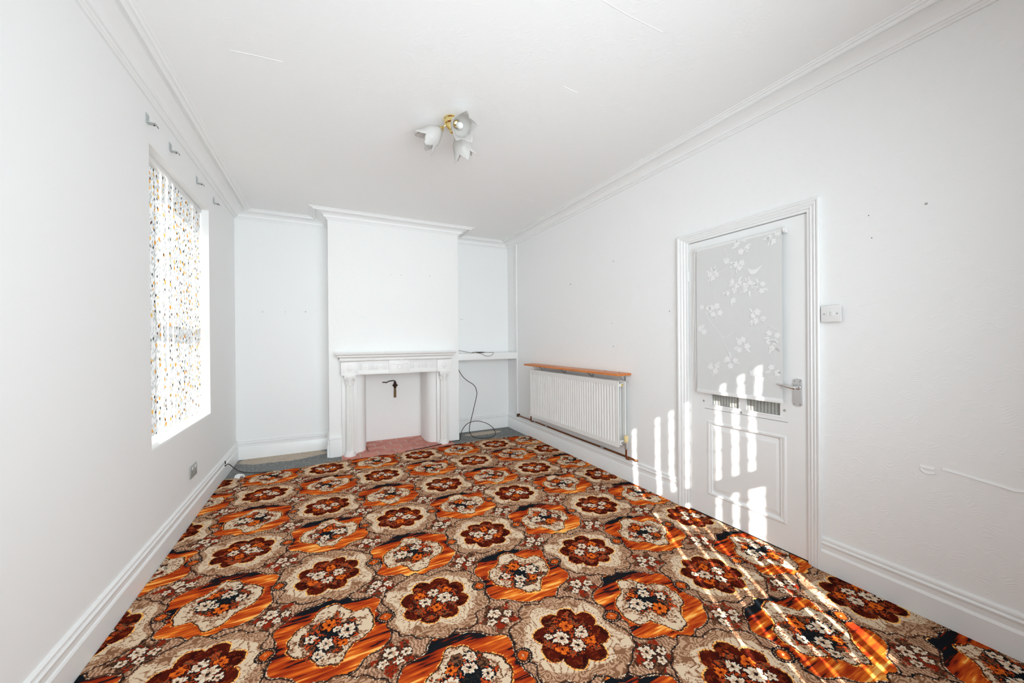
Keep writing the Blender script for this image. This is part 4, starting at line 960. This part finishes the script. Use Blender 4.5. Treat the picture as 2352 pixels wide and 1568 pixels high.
for k, (dx, dy) in enumerate(((-0.016, 0.012), (0.0, 0.0), (0.014, -0.012))):
    b.tube(smoothpath([(-0.712+dx-0.020, 4.180+dy-0.012, 0.008), (-0.712+dx-0.010, 4.180+dy-0.004, 0.028), (-0.712+dx+0.010, 4.180+dy+0.006, 0.030), (-0.712+dx+0.020, 4.180+dy+0.012, 0.010)], 4), 0.0085, 8)
tag(obj('white_knot', b, M_PLAST, sharp=60), 'small glossy white knotted piece on the carpet at the far left corner', 'knot')

# ------------------------------------------------------------------ ceiling light
LC = Vector((0.733, 2.285, H))
cl_ = thing('ceiling_light', 'brass ceiling light with three frosted glass tulip shades', 'ceiling light', LC)
b = MB(); b.lathe([(0.052, 0), (0.053, -0.006), (0.048, -0.010), (0.047, -0.022), (0.044, -0.030), (0.034, -0.036), (0.032, -0.05), (0.026, -0.062), (0.012, -0.074), (0.012, -0.086), (0.004, -0.092)], LC, n=32); obj('ceiling_plate', b, M_BRASS, cl_)
cr_, cf_ = Vector((math.cos(YAW), -math.sin(YAW), 0)), Vector((math.sin(YAW), math.cos(YAW), 0))
for k, (a, dr) in enumerate(((R(183), 38), (R(303), 34), (R(63), 52))):
    h2 = cr_*math.cos(a) + cf_*math.sin(a)
    ax = (h2*math.cos(R(dr)) + Vector((0, 0, -1))*math.sin(R(dr))).normalized()
    st_ = LC + Vector((0, 0, -0.045)) + h2*0.026; nk = LC + Vector((0, 0, -0.058)) + h2*0.062
    b = MB(); b.tube(smoothpath([st_, st_ + h2*0.015 + Vector((0, 0, 0.004)), nk], 5), 0.0055, 8)
    b.lathe([(0.008, -0.006), (0.016, 0.0), (0.019, 0.006), (0.019, 0.022), (0.015, 0.024)], nk, ax, 18); arm = obj('arm', b, M_BRASS, cl_)
    # tulip shade: lobed cup with toothed petal tips
    q = ax.to_track_quat('Z', 'Y').to_matrix(); b = MB(); V = []; F = []; nt_, nz = 100, 12
    for j in range(nz+1):
        t = j/nz
        for i in range(nt_):
            th = 2*math.pi*i/nt_; ph_ = (th*5/(2*math.pi)+0.13*k) % 1.0; pet = 1-abs(2*ph_-1); tooth = 0.007*abs(math.sin(th*12.5+k))*(0.3+0.7*pet)
            ln = 0.096 + 0.046*pet**0.9 - tooth
            tt = t*ln
            rad_ = 0.019 + 0.036*math.sin(min(1, tt/0.075)*math.pi/2)**1.1 + max(0, tt-0.085)*0.42*(0.4+0.6*pet) + 0.003*pet*t
            V.append(nk + q @ Vector((1.14*rad_*math.cos(th), 1.14*rad_*math.sin(th), 0.010+1.1*tt)))
    for j in range(nz):
        for i in range(nt_): F.append((j*nt_+i, j*nt_+(i+1) % nt_, (j+1)*nt_+(i+1) % nt_, (j+1)*nt_+i))
    b.add(V, F); o = obj('lamp_shade', b, M_FROST, cl_, sharp=70); sm = o.modifiers.new('thickness', 'SOLIDIFY'); sm.thickness = 0.0025
    b = MB(); b.lathe([(0.010, 0.012), (0.012, 0.03), (0.017, 0.05), (0.0205, 0.066), (0.019, 0.082), (0.011, 0.097), (0.002, 0.105)], nk, ax, 20); obj('bulb', b, M_BULB, cl_, sharp=70)
